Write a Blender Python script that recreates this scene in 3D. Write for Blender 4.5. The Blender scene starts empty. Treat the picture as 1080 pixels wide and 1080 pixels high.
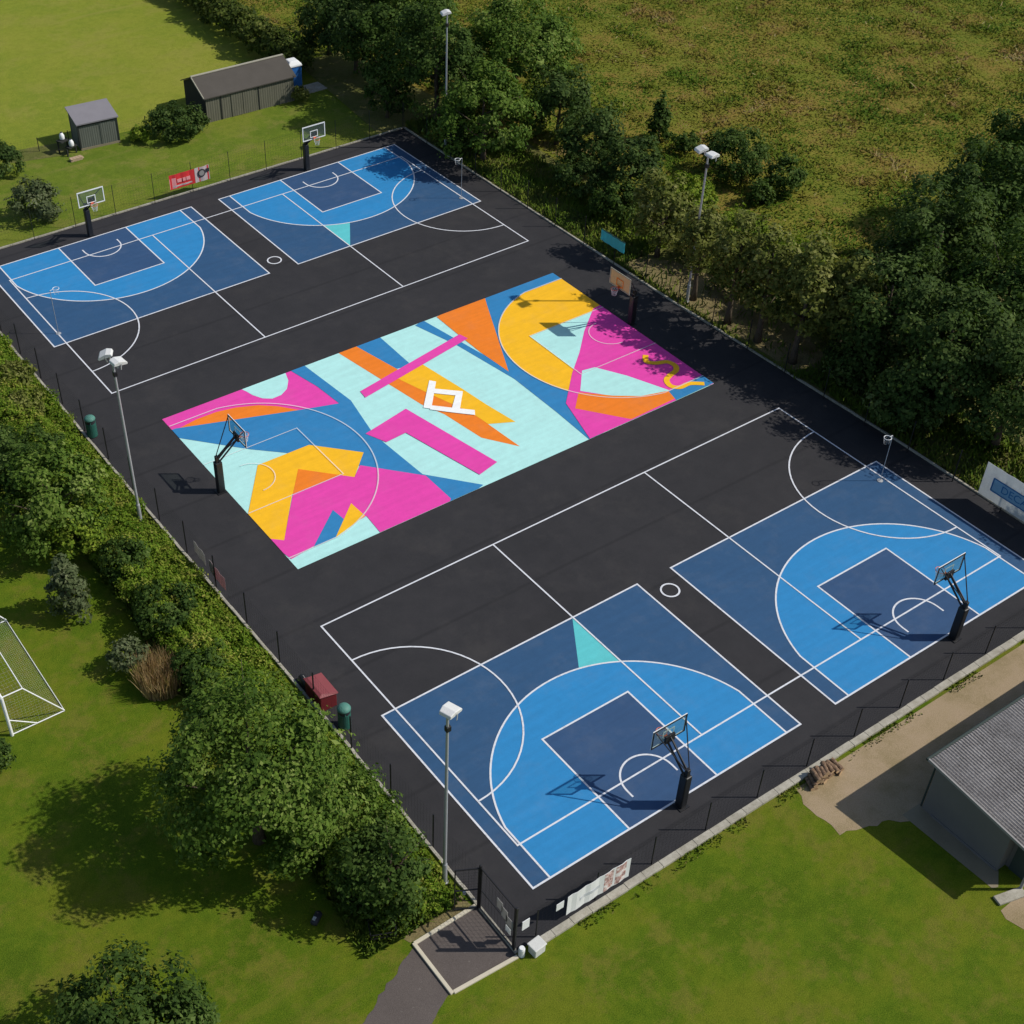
import bpy, bmesh, math, random
import numpy as np
from mathutils import Vector, Matrix

PI = math.pi
scene = bpy.context.scene
COL = scene.collection
random.seed(4)

# ---------------------------------------------------------------- materials
def lin(c):
    return tuple(x / 12.92 if x <= .04045 else ((x + .055) / 1.055) ** 2.4 for x in (v / 255 for v in c))

class Nodes:
    """small helper round one material's node tree"""
    def __init__(self, name, rough=.8, spec=.3):
        self.m = bpy.data.materials.new(name); self.m.use_nodes = True
        self.nt = self.m.node_tree; self.b = self.nt.nodes['Principled BSDF']
        self.b.inputs['Roughness'].default_value = rough
        self.b.inputs['Specular IOR Level'].default_value = spec
        self.pos = self.nt.nodes.new('ShaderNodeNewGeometry').outputs['Position']
    def n(self, t, **kw):
        x = self.nt.nodes.new(t)
        for k, v in kw.items(): setattr(x, k, v)
        return x
    def l(self, a, b): self.nt.links.new(a, b)
    def noise(self, scale, detail=4, rough=.55, vec=None, stretch=None):
        x = self.n('ShaderNodeTexNoise'); x.inputs['Scale'].default_value = scale
        x.inputs['Detail'].default_value = detail; x.inputs['Roughness'].default_value = rough
        v = vec or self.pos
        if stretch:
            mp = self.n('ShaderNodeMapping'); mp.inputs['Scale'].default_value = stretch
            self.l(v, mp.inputs['Vector']); v = mp.outputs[0]
        self.l(v, x.inputs['Vector']); return x.outputs['Fac']
    def ramp(self, fac, stops):
        r = self.n('ShaderNodeValToRGB'); e = r.color_ramp.elements
        while len(e) < len(stops): e.new(.5)
        for k, (p, c) in zip(e, stops):
            k.position = p; k.color = (*c, 1) if len(c) == 3 else c
        self.l(fac, r.inputs['Fac']); return r.outputs['Color']
    def mix(self, fac, a, b, mode='MIX'):
        x = self.n('ShaderNodeMix', data_type='RGBA', blend_type=mode)
        for v, i in ((fac, 0), (a, 6), (b, 7)):
            if hasattr(v, 'is_output'): self.l(v, x.inputs[i])
            elif i == 0: x.inputs[0].default_value = v
            else: x.inputs[i].default_value = (*v, 1)
        return x.outputs[2]
    def color(self, c):
        if hasattr(c, 'is_output'): self.l(c, self.b.inputs['Base Color'])
        else: self.b.inputs['Base Color'].default_value = (*c, 1)
    def bump(self, h, strength=.3, dist=.05):
        x = self.n('ShaderNodeBump'); x.inputs['Strength'].default_value = strength; x.inputs['Distance'].default_value = dist
        self.l(h, x.inputs['Height']); self.l(x.outputs[0], self.b.inputs['Normal'])

def grey(v): return (v, v, v)
def scale(c, k): return tuple(min(1, x * k) for x in c)

def worn(name, c, amount=.18, sc=3.0, rough=.75, spec=.3, metal=0, fine=40, bump=.15):
    """a solid colour with large soft blotches, fine grain and a little bump"""
    k = Nodes(name, rough, spec); k.b.inputs['Metallic'].default_value = metal
    a = k.noise(sc, 5); f = k.noise(fine, 3)
    col = k.mix(a, scale(c, 1 - amount), scale(c, 1 + amount))
    col = k.mix(.35, col, k.ramp(f, [(.3, scale(c, .72)), (.7, scale(c, 1.28))]))
    k.color(col); k.bump(f, bump, .01); return k.m

def paint(name, c, wear=.12):
    """acrylic court paint over tarmac: grain of the stone shows, faint scuffs and roller streaks"""
    k = Nodes(name, .72, .25)
    big = k.noise(.35, 5); mid = k.noise(2.2, 6, .65); fine = k.noise(55, 2)
    streak = k.noise(1.1, 3, .5, stretch=(.25, 3.0, 1))
    col = k.mix(big, scale(c, 1 - wear), scale(c, 1 + wear))
    col = k.mix(.3, col, k.ramp(mid, [(.35, scale(c, .82)), (.65, scale(c, 1.12))]))
    col = k.mix(.22, col, k.ramp(streak, [(.35, scale(c, .8)), (.65, scale(c, 1.15))]))
    col = k.mix(k.ramp(fine, [(.3, grey(.30)), (.55, grey(0))]), col, scale(c, .62))
    scuff = k.noise(6.5, 8, .8); dust = k.noise(.6, 8, .72)
    col = k.mix(k.ramp(scuff, [(.60, grey(0)), (.72, grey(.30))]), col, scale(c, .6))
    col = k.mix(k.ramp(dust, [(.5, grey(0)), (.7, grey(.20))]), col, tuple(.6 * v + .10 for v in c))
    k.color(col); k.bump(fine, .25, .01); return k.m

M = {}
def build_materials():
    # tarmac
    k = Nodes('tarmac', .85, .25)
    big = k.noise(.12, 5, .6); mid = k.noise(.9, 5, .6); fine = k.noise(60, 3); sp = k.noise(9, 4, .7)
    c = k.ramp(big, [(.3, (.020, .0195, .0215)), (.7, (.031, .0295, .0315))])
    c = k.mix(.4, c, k.ramp(mid, [(.3, (.017, .017, .019)), (.7, (.034, .032, .034))]))
    c = k.mix(k.ramp(fine, [(.52, grey(0)), (.75, grey(.5))]), c, (.058, .056, .060))
    c = k.mix(k.ramp(sp, [(.62, grey(0)), (.72, grey(.25))]), c, (.065, .063, .062))
    lane = k.n('ShaderNodeTexWave', wave_type='BANDS', bands_direction='Y'); lane.inputs['Scale'].default_value = .085; lane.inputs['Distortion'].default_value = .25; lane.inputs['Detail'].default_value = 3; k.l(k.pos, lane.inputs['Vector'])
    c = k.mix(k.ramp(lane.outputs['Fac'], [(.0, grey(.55)), (.012, grey(0))]), c, (.016, .0155, .017))
    dust = k.noise(.33, 8, .72)
    c = k.mix(k.ramp(dust, [(.52, grey(0)), (.68, grey(.40))]), c, (.050, .046, .044))
    k.color(c); k.bump(fine, .4, .01); M['tarmac'] = k.m
    # paints
    M['court_blue'] = paint('deep_blue_paint', (.026, .080, .172))
    M['key_blue'] = paint('key_blue_paint', (.029, .074, .165))
    M['light_blue'] = paint('light_blue_paint', (.024, .215, .47), .08)
    M['teal'] = paint('teal_paint', (.10, .50, .52))
    M['mint'] = paint('mint_paint', (.42, .74, .70), .05)
    M['pink'] = paint('pink_paint', (.72, .055, .36), .08)
    M['yellow'] = paint('yellow_paint', (.86, .46, .012), .06)
    M['orange'] = paint('orange_paint', (.80, .20, .014), .08)
    M['blue'] = paint('mural_blue_paint', (.028, .20, .43), .08)
    M['white'] = paint('white_line_paint', (.86, .86, .84), .04)
    k = Nodes('worn_line_paint', .75, .2)
    w = k.noise(7, 5, .7)
    k.color(k.mix(k.ramp(w, [(.3, grey(.55)), (.5, grey(0))]), (.64, .65, .68), (.32, .33, .36))); M['line'] = k.m
    # ground
    def turf(name, stops, patch, blade=24, sc=.11, patchy=.6, track=0, seed=0):
        """mown or rough turf: slow drifts of green, tan worn patches, clumps of coarser grass, blades"""
        k = Nodes(name, .95, .05)
        mp = k.n('ShaderNodeMapping'); mp.inputs['Location'].default_value = (seed * 17.3, seed * 9.1, seed); k.l(k.pos, mp.inputs['Vector']); P = mp.outputs[0]
        big = k.noise(sc, 8, .68, P); mid = k.noise(sc * 3.1, 8, .72, P); clump = k.noise(1.9, 7, .75, P); fine = k.noise(blade, 4, .8, P)
        c = k.ramp(big, stops)
        c = k.mix(k.ramp(mid, [(.50, grey(0)), (.60, grey(patchy))]), c, patch)
        c = k.mix(k.ramp(clump, [(.40, grey(.38)), (.5, grey(0))]), c, scale(stops[0][1], .7)); c = k.mix(k.ramp(clump, [(.52, grey(0)), (.62, grey(.38))]), c, scale(stops[-1][1], 1.2))
        if track:
            st = k.noise(.55, 5, .6, P, stretch=(.12, 1.6, 1)); sr = k.noise(.05, 2, .5, P)
            mask = k.mix(1, k.ramp(st, [(.55, grey(0)), (.68, grey(track))]), k.ramp(sr, [(.42, grey(0)), (.58, grey(1))]), 'MULTIPLY')
            c = k.mix(mask, c, patch)
        c = k.mix(.5, c, k.mix(k.ramp(fine, [(.3, grey(0)), (.7, grey(1))]), scale(stops[0][1], .40), scale(stops[-1][1], 1.5)))
        k.color(c); k.bump(fine, .8, .05); return k.m
    M['lawn'] = turf('mown_lawn', [(.40, (.027, .088, .004)), (.48, (.056, .126, .006)), (.53, (.092, .146, .008)), (.60, (.138, .160, .013))], (.185, .150, .034), 20, .17, .8, .9)
    M['upper_lawn'] = turf('upper_lawn', [(.41, (.060, .125, .010)), (.5, (.105, .165, .014)), (.59, (.165, .190, .026))], (.22, .185, .06), 16, .16, .7, .5, 2)
    M['pitch'] = turf('playing_field_turf', [(.41, (.130, .190, .018)), (.5, (.178, .218, .022)), (.59, (.225, .235, .034))], (.26, .225, .06), 12, .09, .6, .7, 3)
    M['verge'] = turf('rough_verge_turf', [(.40, (.060, .085, .018)), (.5, (.10, .12, .026)), (.60, (.15, .145, .045))], (.19, .15, .075), 16, .3, .8, 0, 4)
    M['meadow_soil'] = turf('meadow_turf', [(.41, (.085, .140, .012)), (.5, (.140, .162, .018)), (.59, (.190, .155, .030))], (.225, .128, .040), 7, .10, .9, 0, 5)
    M['earth'] = turf('bare_earth', [(.40, (.15, .11, .06)), (.5, (.21, .155, .08)), (.60, (.19, .17, .07))], (.26, .19, .11), 14, .5, .8, 0, 6)
    # gravel
    k = Nodes('sandy_gravel', .95, .1)
    a = k.noise(.5, 6, .65); f = k.noise(28, 4, .7)
    c = k.ramp(a, [(.36, (.21, .165, .075)), (.5, (.33, .25, .15)), (.64, (.38, .285, .19))])
    c = k.mix(.5, c, k.ramp(f, [(.3, (.17, .125, .07)), (.7, (.40, .31, .20))]))
    k.color(c); k.bump(f, .5, .03); M['gravel'] = k.m
    k = Nodes('dark_path_chippings', .95, .1)
    a = k.noise(.8, 6, .65); f = k.noise(45, 3, .7); sp = k.noise(5, 4, .7)
    c = k.ramp(a, [(.3, (.078, .064, .058)), (.7, (.115, .095, .085))])
    c = k.mix(.55, c, k.ramp(f, [(.3, (.05, .042, .04)), (.7, (.17, .145, .13))]))
    c = k.mix(k.ramp(sp, [(.63, grey(0)), (.74, grey(.6))]), c, (.22, .2, .18))
    k.color(c); k.bump(f, .5, .02); M['chippings'] = k.m
    k = Nodes('weathered_concrete', .9, .2)
    a = k.noise(1.5, 6, .7); f = k.noise(22, 4, .7)
    c = k.ramp(a, [(.3, (.24, .22, .17)), (.6, (.40, .375, .31)), (.8, (.47, .45, .39))])
    c = k.mix(k.ramp(f, [(.28, grey(.7)), (.45, grey(0))]), c, (.11, .10, .06))
    k.color(c); k.bump(f, .4, .02); M['concrete'] = k.m
    M['timber_edging'] = worn('pale_timber_edging', (.52, .47, .36), .2, 2)
    M['dark_paving'] = worn('dark_paving_strip', (.22, .185, .12), .3, 1.2)
    # metal etc
    M['black'] = worn('black_powder_coat', (.012, .012, .014), .2, 3, .5, .4)
    M['pad'] = worn('black_vinyl_padding', (.010, .011, .013), .2, 3, .45, .5)
    M['galv'] = worn('galvanised_steel', (.42, .43, .44), .15, 2, .45, .5, .35)
    M['housing'] = worn('off_white_lamp_housing', (.62, .62, .60), .08, 3, .5, .4)
    k = Nodes('floodlight_glass', .12, .6); k.color((.10, .11, .12)); M['lampglass'] = k.m
    M['white_metal'] = worn('white_painted_metal', (.76, .77, .76), .08, 3, .45, .4)
    M['rim'] = worn('orange_rim', (.62, .10, .03), .1, 3, .5, .4)
    M['netting'] = worn('white_netting', (.72, .72, .72), .1, 5)
    M['board_wood'] = worn('weathered_plywood', (.58, .38, .18), .25, 4)
    k = Nodes('clear_backboard', .08, .5)
    k.b.inputs['Transmission Weight'].default_value = .0
    tr = k.n('ShaderNodeBsdfTransparent'); tr.inputs[0].default_value = (.80, .86, .84, 1)
    ms = k.n('ShaderNodeMixShader'); ms.inputs[0].default_value = .06
    k.color((.45, .52, .52))
    k.l(tr.outputs[0], ms.inputs[1]); k.l(k.b.outputs[0], ms.inputs[2])
    k.l(ms.outputs[0], k.nt.nodes['Material Output'].inputs['Surface']); M['glass'] = k.m
    for nm, c in dict(red=(.55, .028, .03), white_vinyl=(.70, .71, .70), white_sign=(.70, .71, .70), pale_blue=(.36, .56, .70), teal_vinyl=(.16, .72, .76), grey_vinyl=(.46, .44, .42),
                      pink_vinyl=(.52, .34, .35), brown_vinyl=(.30, .16, .12), blue_ink=(.05, .24, .50), dark_ink=(.025, .025, .03), pale_red=(.72, .28, .28),
                      bin_green=(.018, .10, .075), bin_lid=(.07, .20, .16), grit_red=(.13, .012, .015), grit_lid=(.20, .045, .05), blue_plastic=(.02, .12, .36), brick=(.40, .29, .19), rust=(.16, .055, .03)).items():
        M[nm] = worn(nm, c, .14, 3, .6, .35)
    for nm in ('white_vinyl', 'teal_vinyl', 'pink_vinyl', 'grey_vinyl', 'blue_ink', 'pale_blue'):
        nt = M[nm].node_tree; bs = nt.nodes['Principled BSDF']; tl = nt.nodes.new('ShaderNodeBsdfTranslucent'); ms = nt.nodes.new('ShaderNodeMixShader'); ms.inputs[0].default_value = .5
        src = bs.inputs['Base Color'].links[0].from_socket; nt.links.new(src, tl.inputs[0])
        nt.links.new(bs.outputs[0], ms.inputs[1]); nt.links.new(tl.outputs[0], ms.inputs[2]); nt.links.new(ms.outputs[0], nt.nodes['Material Output'].inputs['Surface'])
    # building
    def boards(name, c, step, axis='X'):
        k = Nodes(name, .85, .2)
        w = k.n('ShaderNodeTexWave', wave_type='BANDS', bands_direction=axis); w.inputs['Scale'].default_value = step
        w.inputs['Distortion'].default_value = .6; w.inputs['Detail'].default_value = 2
        k.l(k.pos, w.inputs['Vector'])
        st = k.noise(1.0, 5, .6, stretch=(4, 4, .5))
        col = k.mix(st, scale(c, .7), scale(c, 1.3))
        col = k.mix(k.ramp(w.outputs['Fac'], [(.02, grey(.75)), (.15, grey(0))]), col, scale(c, .35))
        k.color(col); k.bump(w.outputs['Fac'], .4, .02); return k.m
    M['shed_boards'] = boards('grey_green_boards', (.115, .125, .105), 1.9)
    M['hut_boards'] = boards('olive_grey_boards', (.135, .132, .098), 1.6)
    M['dark_gable'] = boards('dark_gable_boards', (.030, .032, .028), 1.9, 'Y')
    M['felt'] = worn('grey_roofing_felt', (.20, .19, .205), .18, 1.5, .9, .15)
    M['brown_felt'] = worn('dark_brown_roofing_felt', (.078, .070, .060), .25, 1.2, .9, .15)
    M['ridge'] = worn('pale_ridge_capping', (.33, .31, .24), .2, 3)
    M['grey_trim'] = worn('grey_roof_trim', (.26, .25, .24), .2, 3)
    M['pale_concrete'] = worn('pale_concrete', (.55, .55, .52), .15, 4)
    k = Nodes('banner_picture', .6, .3); a = k.noise(3.5, 3, .6); f = k.noise(11, 3, .6)
    c = k.ramp(a, [(.38, (.70, .68, .66)), (.5, (.42, .20, .17)), (.62, (.16, .09, .08))]); k.color(k.mix(k.ramp(f, [(.45, grey(0)), (.6, grey(.6))]), c, (.68, .60, .58))); M['picture'] = k.m
    M['faint_print'] = worn('faint_grey_print', (.48, .50, .52), .2, 12)
    M['render'] = worn('dark_grey_render', (.150, .142, .135), .18, .8)
    M['door'] = worn('dark_painted_door', (.035, .05, .045), .2, 2)
    k = Nodes('fibre_cement_roof', .9, .15)
    a = k.noise(.9, 6, .7); f = k.noise(16, 5, .75); li = k.noise(5, 5, .7)
    c = k.ramp(a, [(.42, (.120, .112, .106)), (.58, (.225, .212, .203))])
    c = k.mix(.5, c, k.ramp(f, [(.36, (.085, .078, .072)), (.64, (.42, .395, .38))]))
    c = k.mix(k.ramp(li, [(.6, grey(0)), (.72, grey(.8))]), c, (.42, .41, .38))
    k.color(c); k.bump(f, .5, .02); M['corrugated'] = k.m
    # bark, wood
    k = Nodes('bark', .95, .1)
    f = k.noise(6, 5, .7, stretch=(3, 3, .6)); k.color(k.ramp(f, [(.3, (.045, .034, .024)), (.7, (.14, .11, .08))])); k.bump(f, .6, .05); M['bark'] = k.m
    k = Nodes('log_bark', .95, .1)
    f = k.noise(9, 5, .7); k.color(k.ramp(f, [(.3, (.05, .03, .02)), (.7, (.30, .20, .13))])); k.bump(f, .6, .03); M['log'] = k.m
    M['cut_wood'] = worn('pale_cut_wood', (.50, .34, .19), .25, 9)
    # foliage palettes: the tint attribute is a random value per leaf clump and leaf
    def leaf(name, cols, upright=0):
        k = Nodes(name, .7, .08)
        at = k.n('ShaderNodeAttribute', attribute_name='tint')
        n = len(cols)
        c = k.ramp(at.outputs['Fac'], [(i / (n - 1), scale(q, 1 if upright else 1.22)) for i, q in enumerate(cols)])
        k.color(c)
        tl = k.n('ShaderNodeBsdfTranslucent'); k.l(k.mix(1, c, (1.25, 1.35, .6), 'MULTIPLY'), tl.inputs[0])
        if upright:            # blades in a sward shade like the sward, not like single cards
            va = k.n('ShaderNodeVectorMath', operation='MULTIPLY_ADD'); k.l(k.n('ShaderNodeNewGeometry').outputs['Normal'], va.inputs[0]); va.inputs[1].default_value = (.3, .3, .3); va.inputs[2].default_value = (0, 0, upright)
            vn = k.n('ShaderNodeVectorMath', operation='NORMALIZE'); k.l(va.outputs[0], vn.inputs[0]); k.l(vn.outputs[0], k.b.inputs['Normal']); k.l(vn.outputs[0], tl.inputs['Normal'])
        ms = k.n('ShaderNodeMixShader'); ms.inputs[0].default_value = .15 if upright else .28
        k.l(k.b.outputs[0], ms.inputs[1]); k.l(tl.outputs[0], ms.inputs[2])
        k.l(ms.outputs[0], k.nt.nodes['Material Output'].inputs['Surface']); return k.m
    M['leaf_mid'] = leaf('mid_green_leaves', [(.028, .056, .008), (.052, .095, .013), (.088, .138, .020), (.165, .21, .052)])
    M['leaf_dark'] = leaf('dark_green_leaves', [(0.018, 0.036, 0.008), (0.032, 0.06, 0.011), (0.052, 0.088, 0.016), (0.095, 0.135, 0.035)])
    M['leaf_olive'] = leaf('olive_leaves', [(0.048, 0.06, 0.014), (0.085, 0.1, 0.02), (0.13, 0.142, 0.032), (0.2, 0.2, 0.07)])
    M['leaf_bright'] = leaf('yellow_green_leaves', [(0.05, 0.092, 0.009), (0.095, 0.15, 0.014), (0.145, 0.195, 0.018), (0.22, 0.25, 0.04)])
    M['leaf_grey'] = leaf('grey_green_leaves', [(0.035, 0.05, 0.02), (0.062, 0.082, 0.034), (0.092, 0.112, 0.05), (0.15, 0.165, 0.09)])
    M['leaf_hedge'] = leaf('field_hedge_leaves', [(.030, .045, .010), (.055, .078, .014), (.085, .105, .020), (.14, .145, .04)])
    M['leaf_shade'] = leaf('dark_leaves_with_shade', [(.020, .038, .010), (.034, .060, .013), (.052, .084, .018), (.095, .128, .040)])  # dark leaves; shade of the dense tree masses is put into this colour
    M['leaf_dry'] = leaf('dry_reed_stems', [(0.16, 0.1, 0.05), (0.27, 0.17, 0.09), (0.36, 0.26, 0.14), (0.22, 0.2, 0.06)])
    M['bank_grass'] = leaf('long_bank_grass', [(.055, .112, .010), (.095, .160, .013), (.150, .195, .022), (.25, .20, .06)], .9)
    M['leaf_bank'] = leaf('bank_hedge_leaves', [(.048, .096, .008), (.086, .146, .011), (.134, .186, .018), (.24, .235, .05)])
    M['meadow_grass'] = leaf('wild_meadow_grass', [(.066, .122, .010), (.106, .146, .013), (.158, .164, .020), (.215, .135, .042), (.32, .27, .12)], .9)
build_materials()

# ---------------------------------------------------------------- mesh helpers
class MB:
    def __init__(self): self.v = []; self.f = []; self.mi = []
    def add(self, vs, fs, mi=0):
        o = len(self.v); self.v += [tuple(x) for x in vs]; self.f += [tuple(i + o for i in f) for f in fs]; self.mi += [mi] * len(fs); return self
    def box(self, c, s, rz=0, mi=0, mat=None):
        hx, hy, hz = s[0] / 2, s[1] / 2, s[2] / 2
        vs = [Vector((x, y, z)) for z in (-hz, hz) for x, y in ((-hx, -hy), (hx, -hy), (hx, hy), (-hx, hy))]
        m = mat if mat is not None else Matrix.Rotation(rz, 3, 'Z')
        vs = [m @ v + Vector(c) for v in vs]
        return self.add(vs, [(3, 2, 1, 0), (4, 5, 6, 7), (0, 1, 5, 4), (1, 2, 6, 5), (2, 3, 7, 6), (3, 0, 4, 7)], mi)
    def tube(self, pts, r, n=8, mi=0, cap=True):
        pts = [Vector(p) for p in pts]; rs = r if isinstance(r, (list, tuple)) else [r] * len(pts)
        vs = []; fs = []
        up = None
        for i, p in enumerate(pts):
            t = (pts[min(i + 1, len(pts) - 1)] - pts[max(i - 1, 0)]).normalized()
            if up is None:
                up = Vector((0, 0, 1)) if abs(t.z) < .9 else Vector((1, 0, 0))
            a = t.cross(up).normalized(); b = a.cross(t).normalized(); up = b
            for k in range(n):
                q = 2 * PI * (k + .5) / n; vs.append(p + (a * math.cos(q) + b * math.sin(q)) * rs[i])
        for i in range(len(pts) - 1):
            for k in range(n):
                fs.append((i * n + k, i * n + (k + 1) % n, (i + 1) * n + (k + 1) % n, (i + 1) * n + k))
        if cap: fs += [tuple(range(n))[::-1], tuple((len(pts) - 1) * n + k for k in range(n))]
        return self.add(vs, fs, mi)
    def lathe(self, c, prof, n=20, mi=0):
        vs = []; fs = []
        for r, z in prof:
            for k in range(n): vs.append((c[0] + r * math.cos(2 * PI * k / n), c[1] + r * math.sin(2 * PI * k / n), c[2] + z))
        for i in range(len(prof) - 1):
            for k in range(n): fs.append((i * n + k, i * n + (k + 1) % n, (i + 1) * n + (k + 1) % n, (i + 1) * n + k))
        fs += [tuple(range(n))[::-1], tuple((len(prof) - 1) * n + k for k in range(n))]
        return self.add(vs, fs, mi)
    def poly(self, pts, z, mi=0):
        """flat polygon of any outline, facing up"""
        from mathutils.geometry import tessellate_polygon
        p3 = [Vector((x, y, z)) for x, y in pts]
        for t in tessellate_polygon([p3]):
            a, b, c = (p3[i] for i in t)
            tri = [a, b, c] if (b - a).cross(c - a).z > 0 else [a, c, b]
            self.add(tri, [(0, 1, 2)], mi)
        return self
    def line(self, pts, w, z, mi=0, closed=False):
        """painted line: flat ribbon of width w with mitred corners"""
        P = [Vector(p) for p in pts]; n = len(P); L = []; R = []
        for i in range(n):
            if closed: d0 = (P[i] - P[i - 1]).normalized(); d1 = (P[(i + 1) % n] - P[i]).normalized()
            else:
                d0 = (P[i] - P[i - 1]).normalized() if i else (P[1] - P[0]).normalized()
                d1 = (P[i + 1] - P[i]).normalized() if i < n - 1 else d0
            t = (d0 + d1).normalized(); nn = Vector((-t.y, t.x)); k = w / 2 / max(.35, t.dot(d0))
            L.append(P[i] + nn * k); R.append(P[i] - nn * k)
        m = n if closed else n - 1
        vs = [(p.x, p.y, z) for p in L] + [(p.x, p.y, z) for p in R]
        return self.add(vs, [(n + i, n + (i + 1) % n, (i + 1) % n, i) for i in range(m)], mi)
    def build(self, name, mats, parent=None, smooth=False, bevel=0):
        me = bpy.data.meshes.new(name); me.from_pydata(self.v, [], self.f)
        mats = mats if isinstance(mats, (list, tuple)) else [mats]
        for m in mats: me.materials.append(M[m] if isinstance(m, str) else m)
        me.polygons.foreach_set('material_index', self.mi)
        if smooth: me.polygons.foreach_set('use_smooth', [True] * len(self.f))
        me.update()
        o = bpy.data.objects.new(name, me); COL.objects.link(o)
        if parent: o.parent = parent
        if bevel:
            b = o.modifiers.new('bevel', 'BEVEL'); b.width = bevel; b.segments = 2; b.limit_method = 'ANGLE'
        return o

def tag(o, label=None, cat=None, group=None, kind=None):
    if label: o['label'] = label
    if cat: o['category'] = cat
    if group: o['group'] = group
    if kind: o['kind'] = kind
    return o
def empty(name, loc, rz=0, label=None, cat=None, group=None):
    o = bpy.data.objects.new(name, None); COL.objects.link(o); o.location = loc; o.rotation_euler = (0, 0, rz); o.empty_display_size = .3
    return tag(o, label, cat, group)
def copy_tree(o, parent=None):
    c = o.copy(); COL.objects.link(c); c.parent = parent
    for ch in list(o.children): copy_tree(ch, c)
    return c
def struct(o, label, cat):
    return tag(o, label, cat, kind='structure')
def arc(cx, cy, r, a0, a1, n=40):
    return [(cx + r * math.cos(math.radians(a0 + (a1 - a0) * i / n)), cy + r * math.sin(math.radians(a0 + (a1 - a0) * i / n))) for i in range(n + 1)]
def text_mesh(s, size):
    cu = bpy.data.curves.new('lettering', 'FONT'); cu.body = s; cu.size = size; cu.align_x = 'CENTER'; cu.align_y = 'CENTER'
    o = bpy.data.objects.new('lettering', cu); me = bpy.data.meshes.new_from_object(o)
    bpy.data.objects.remove(o); bpy.data.curves.remove(cu); return me

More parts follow.
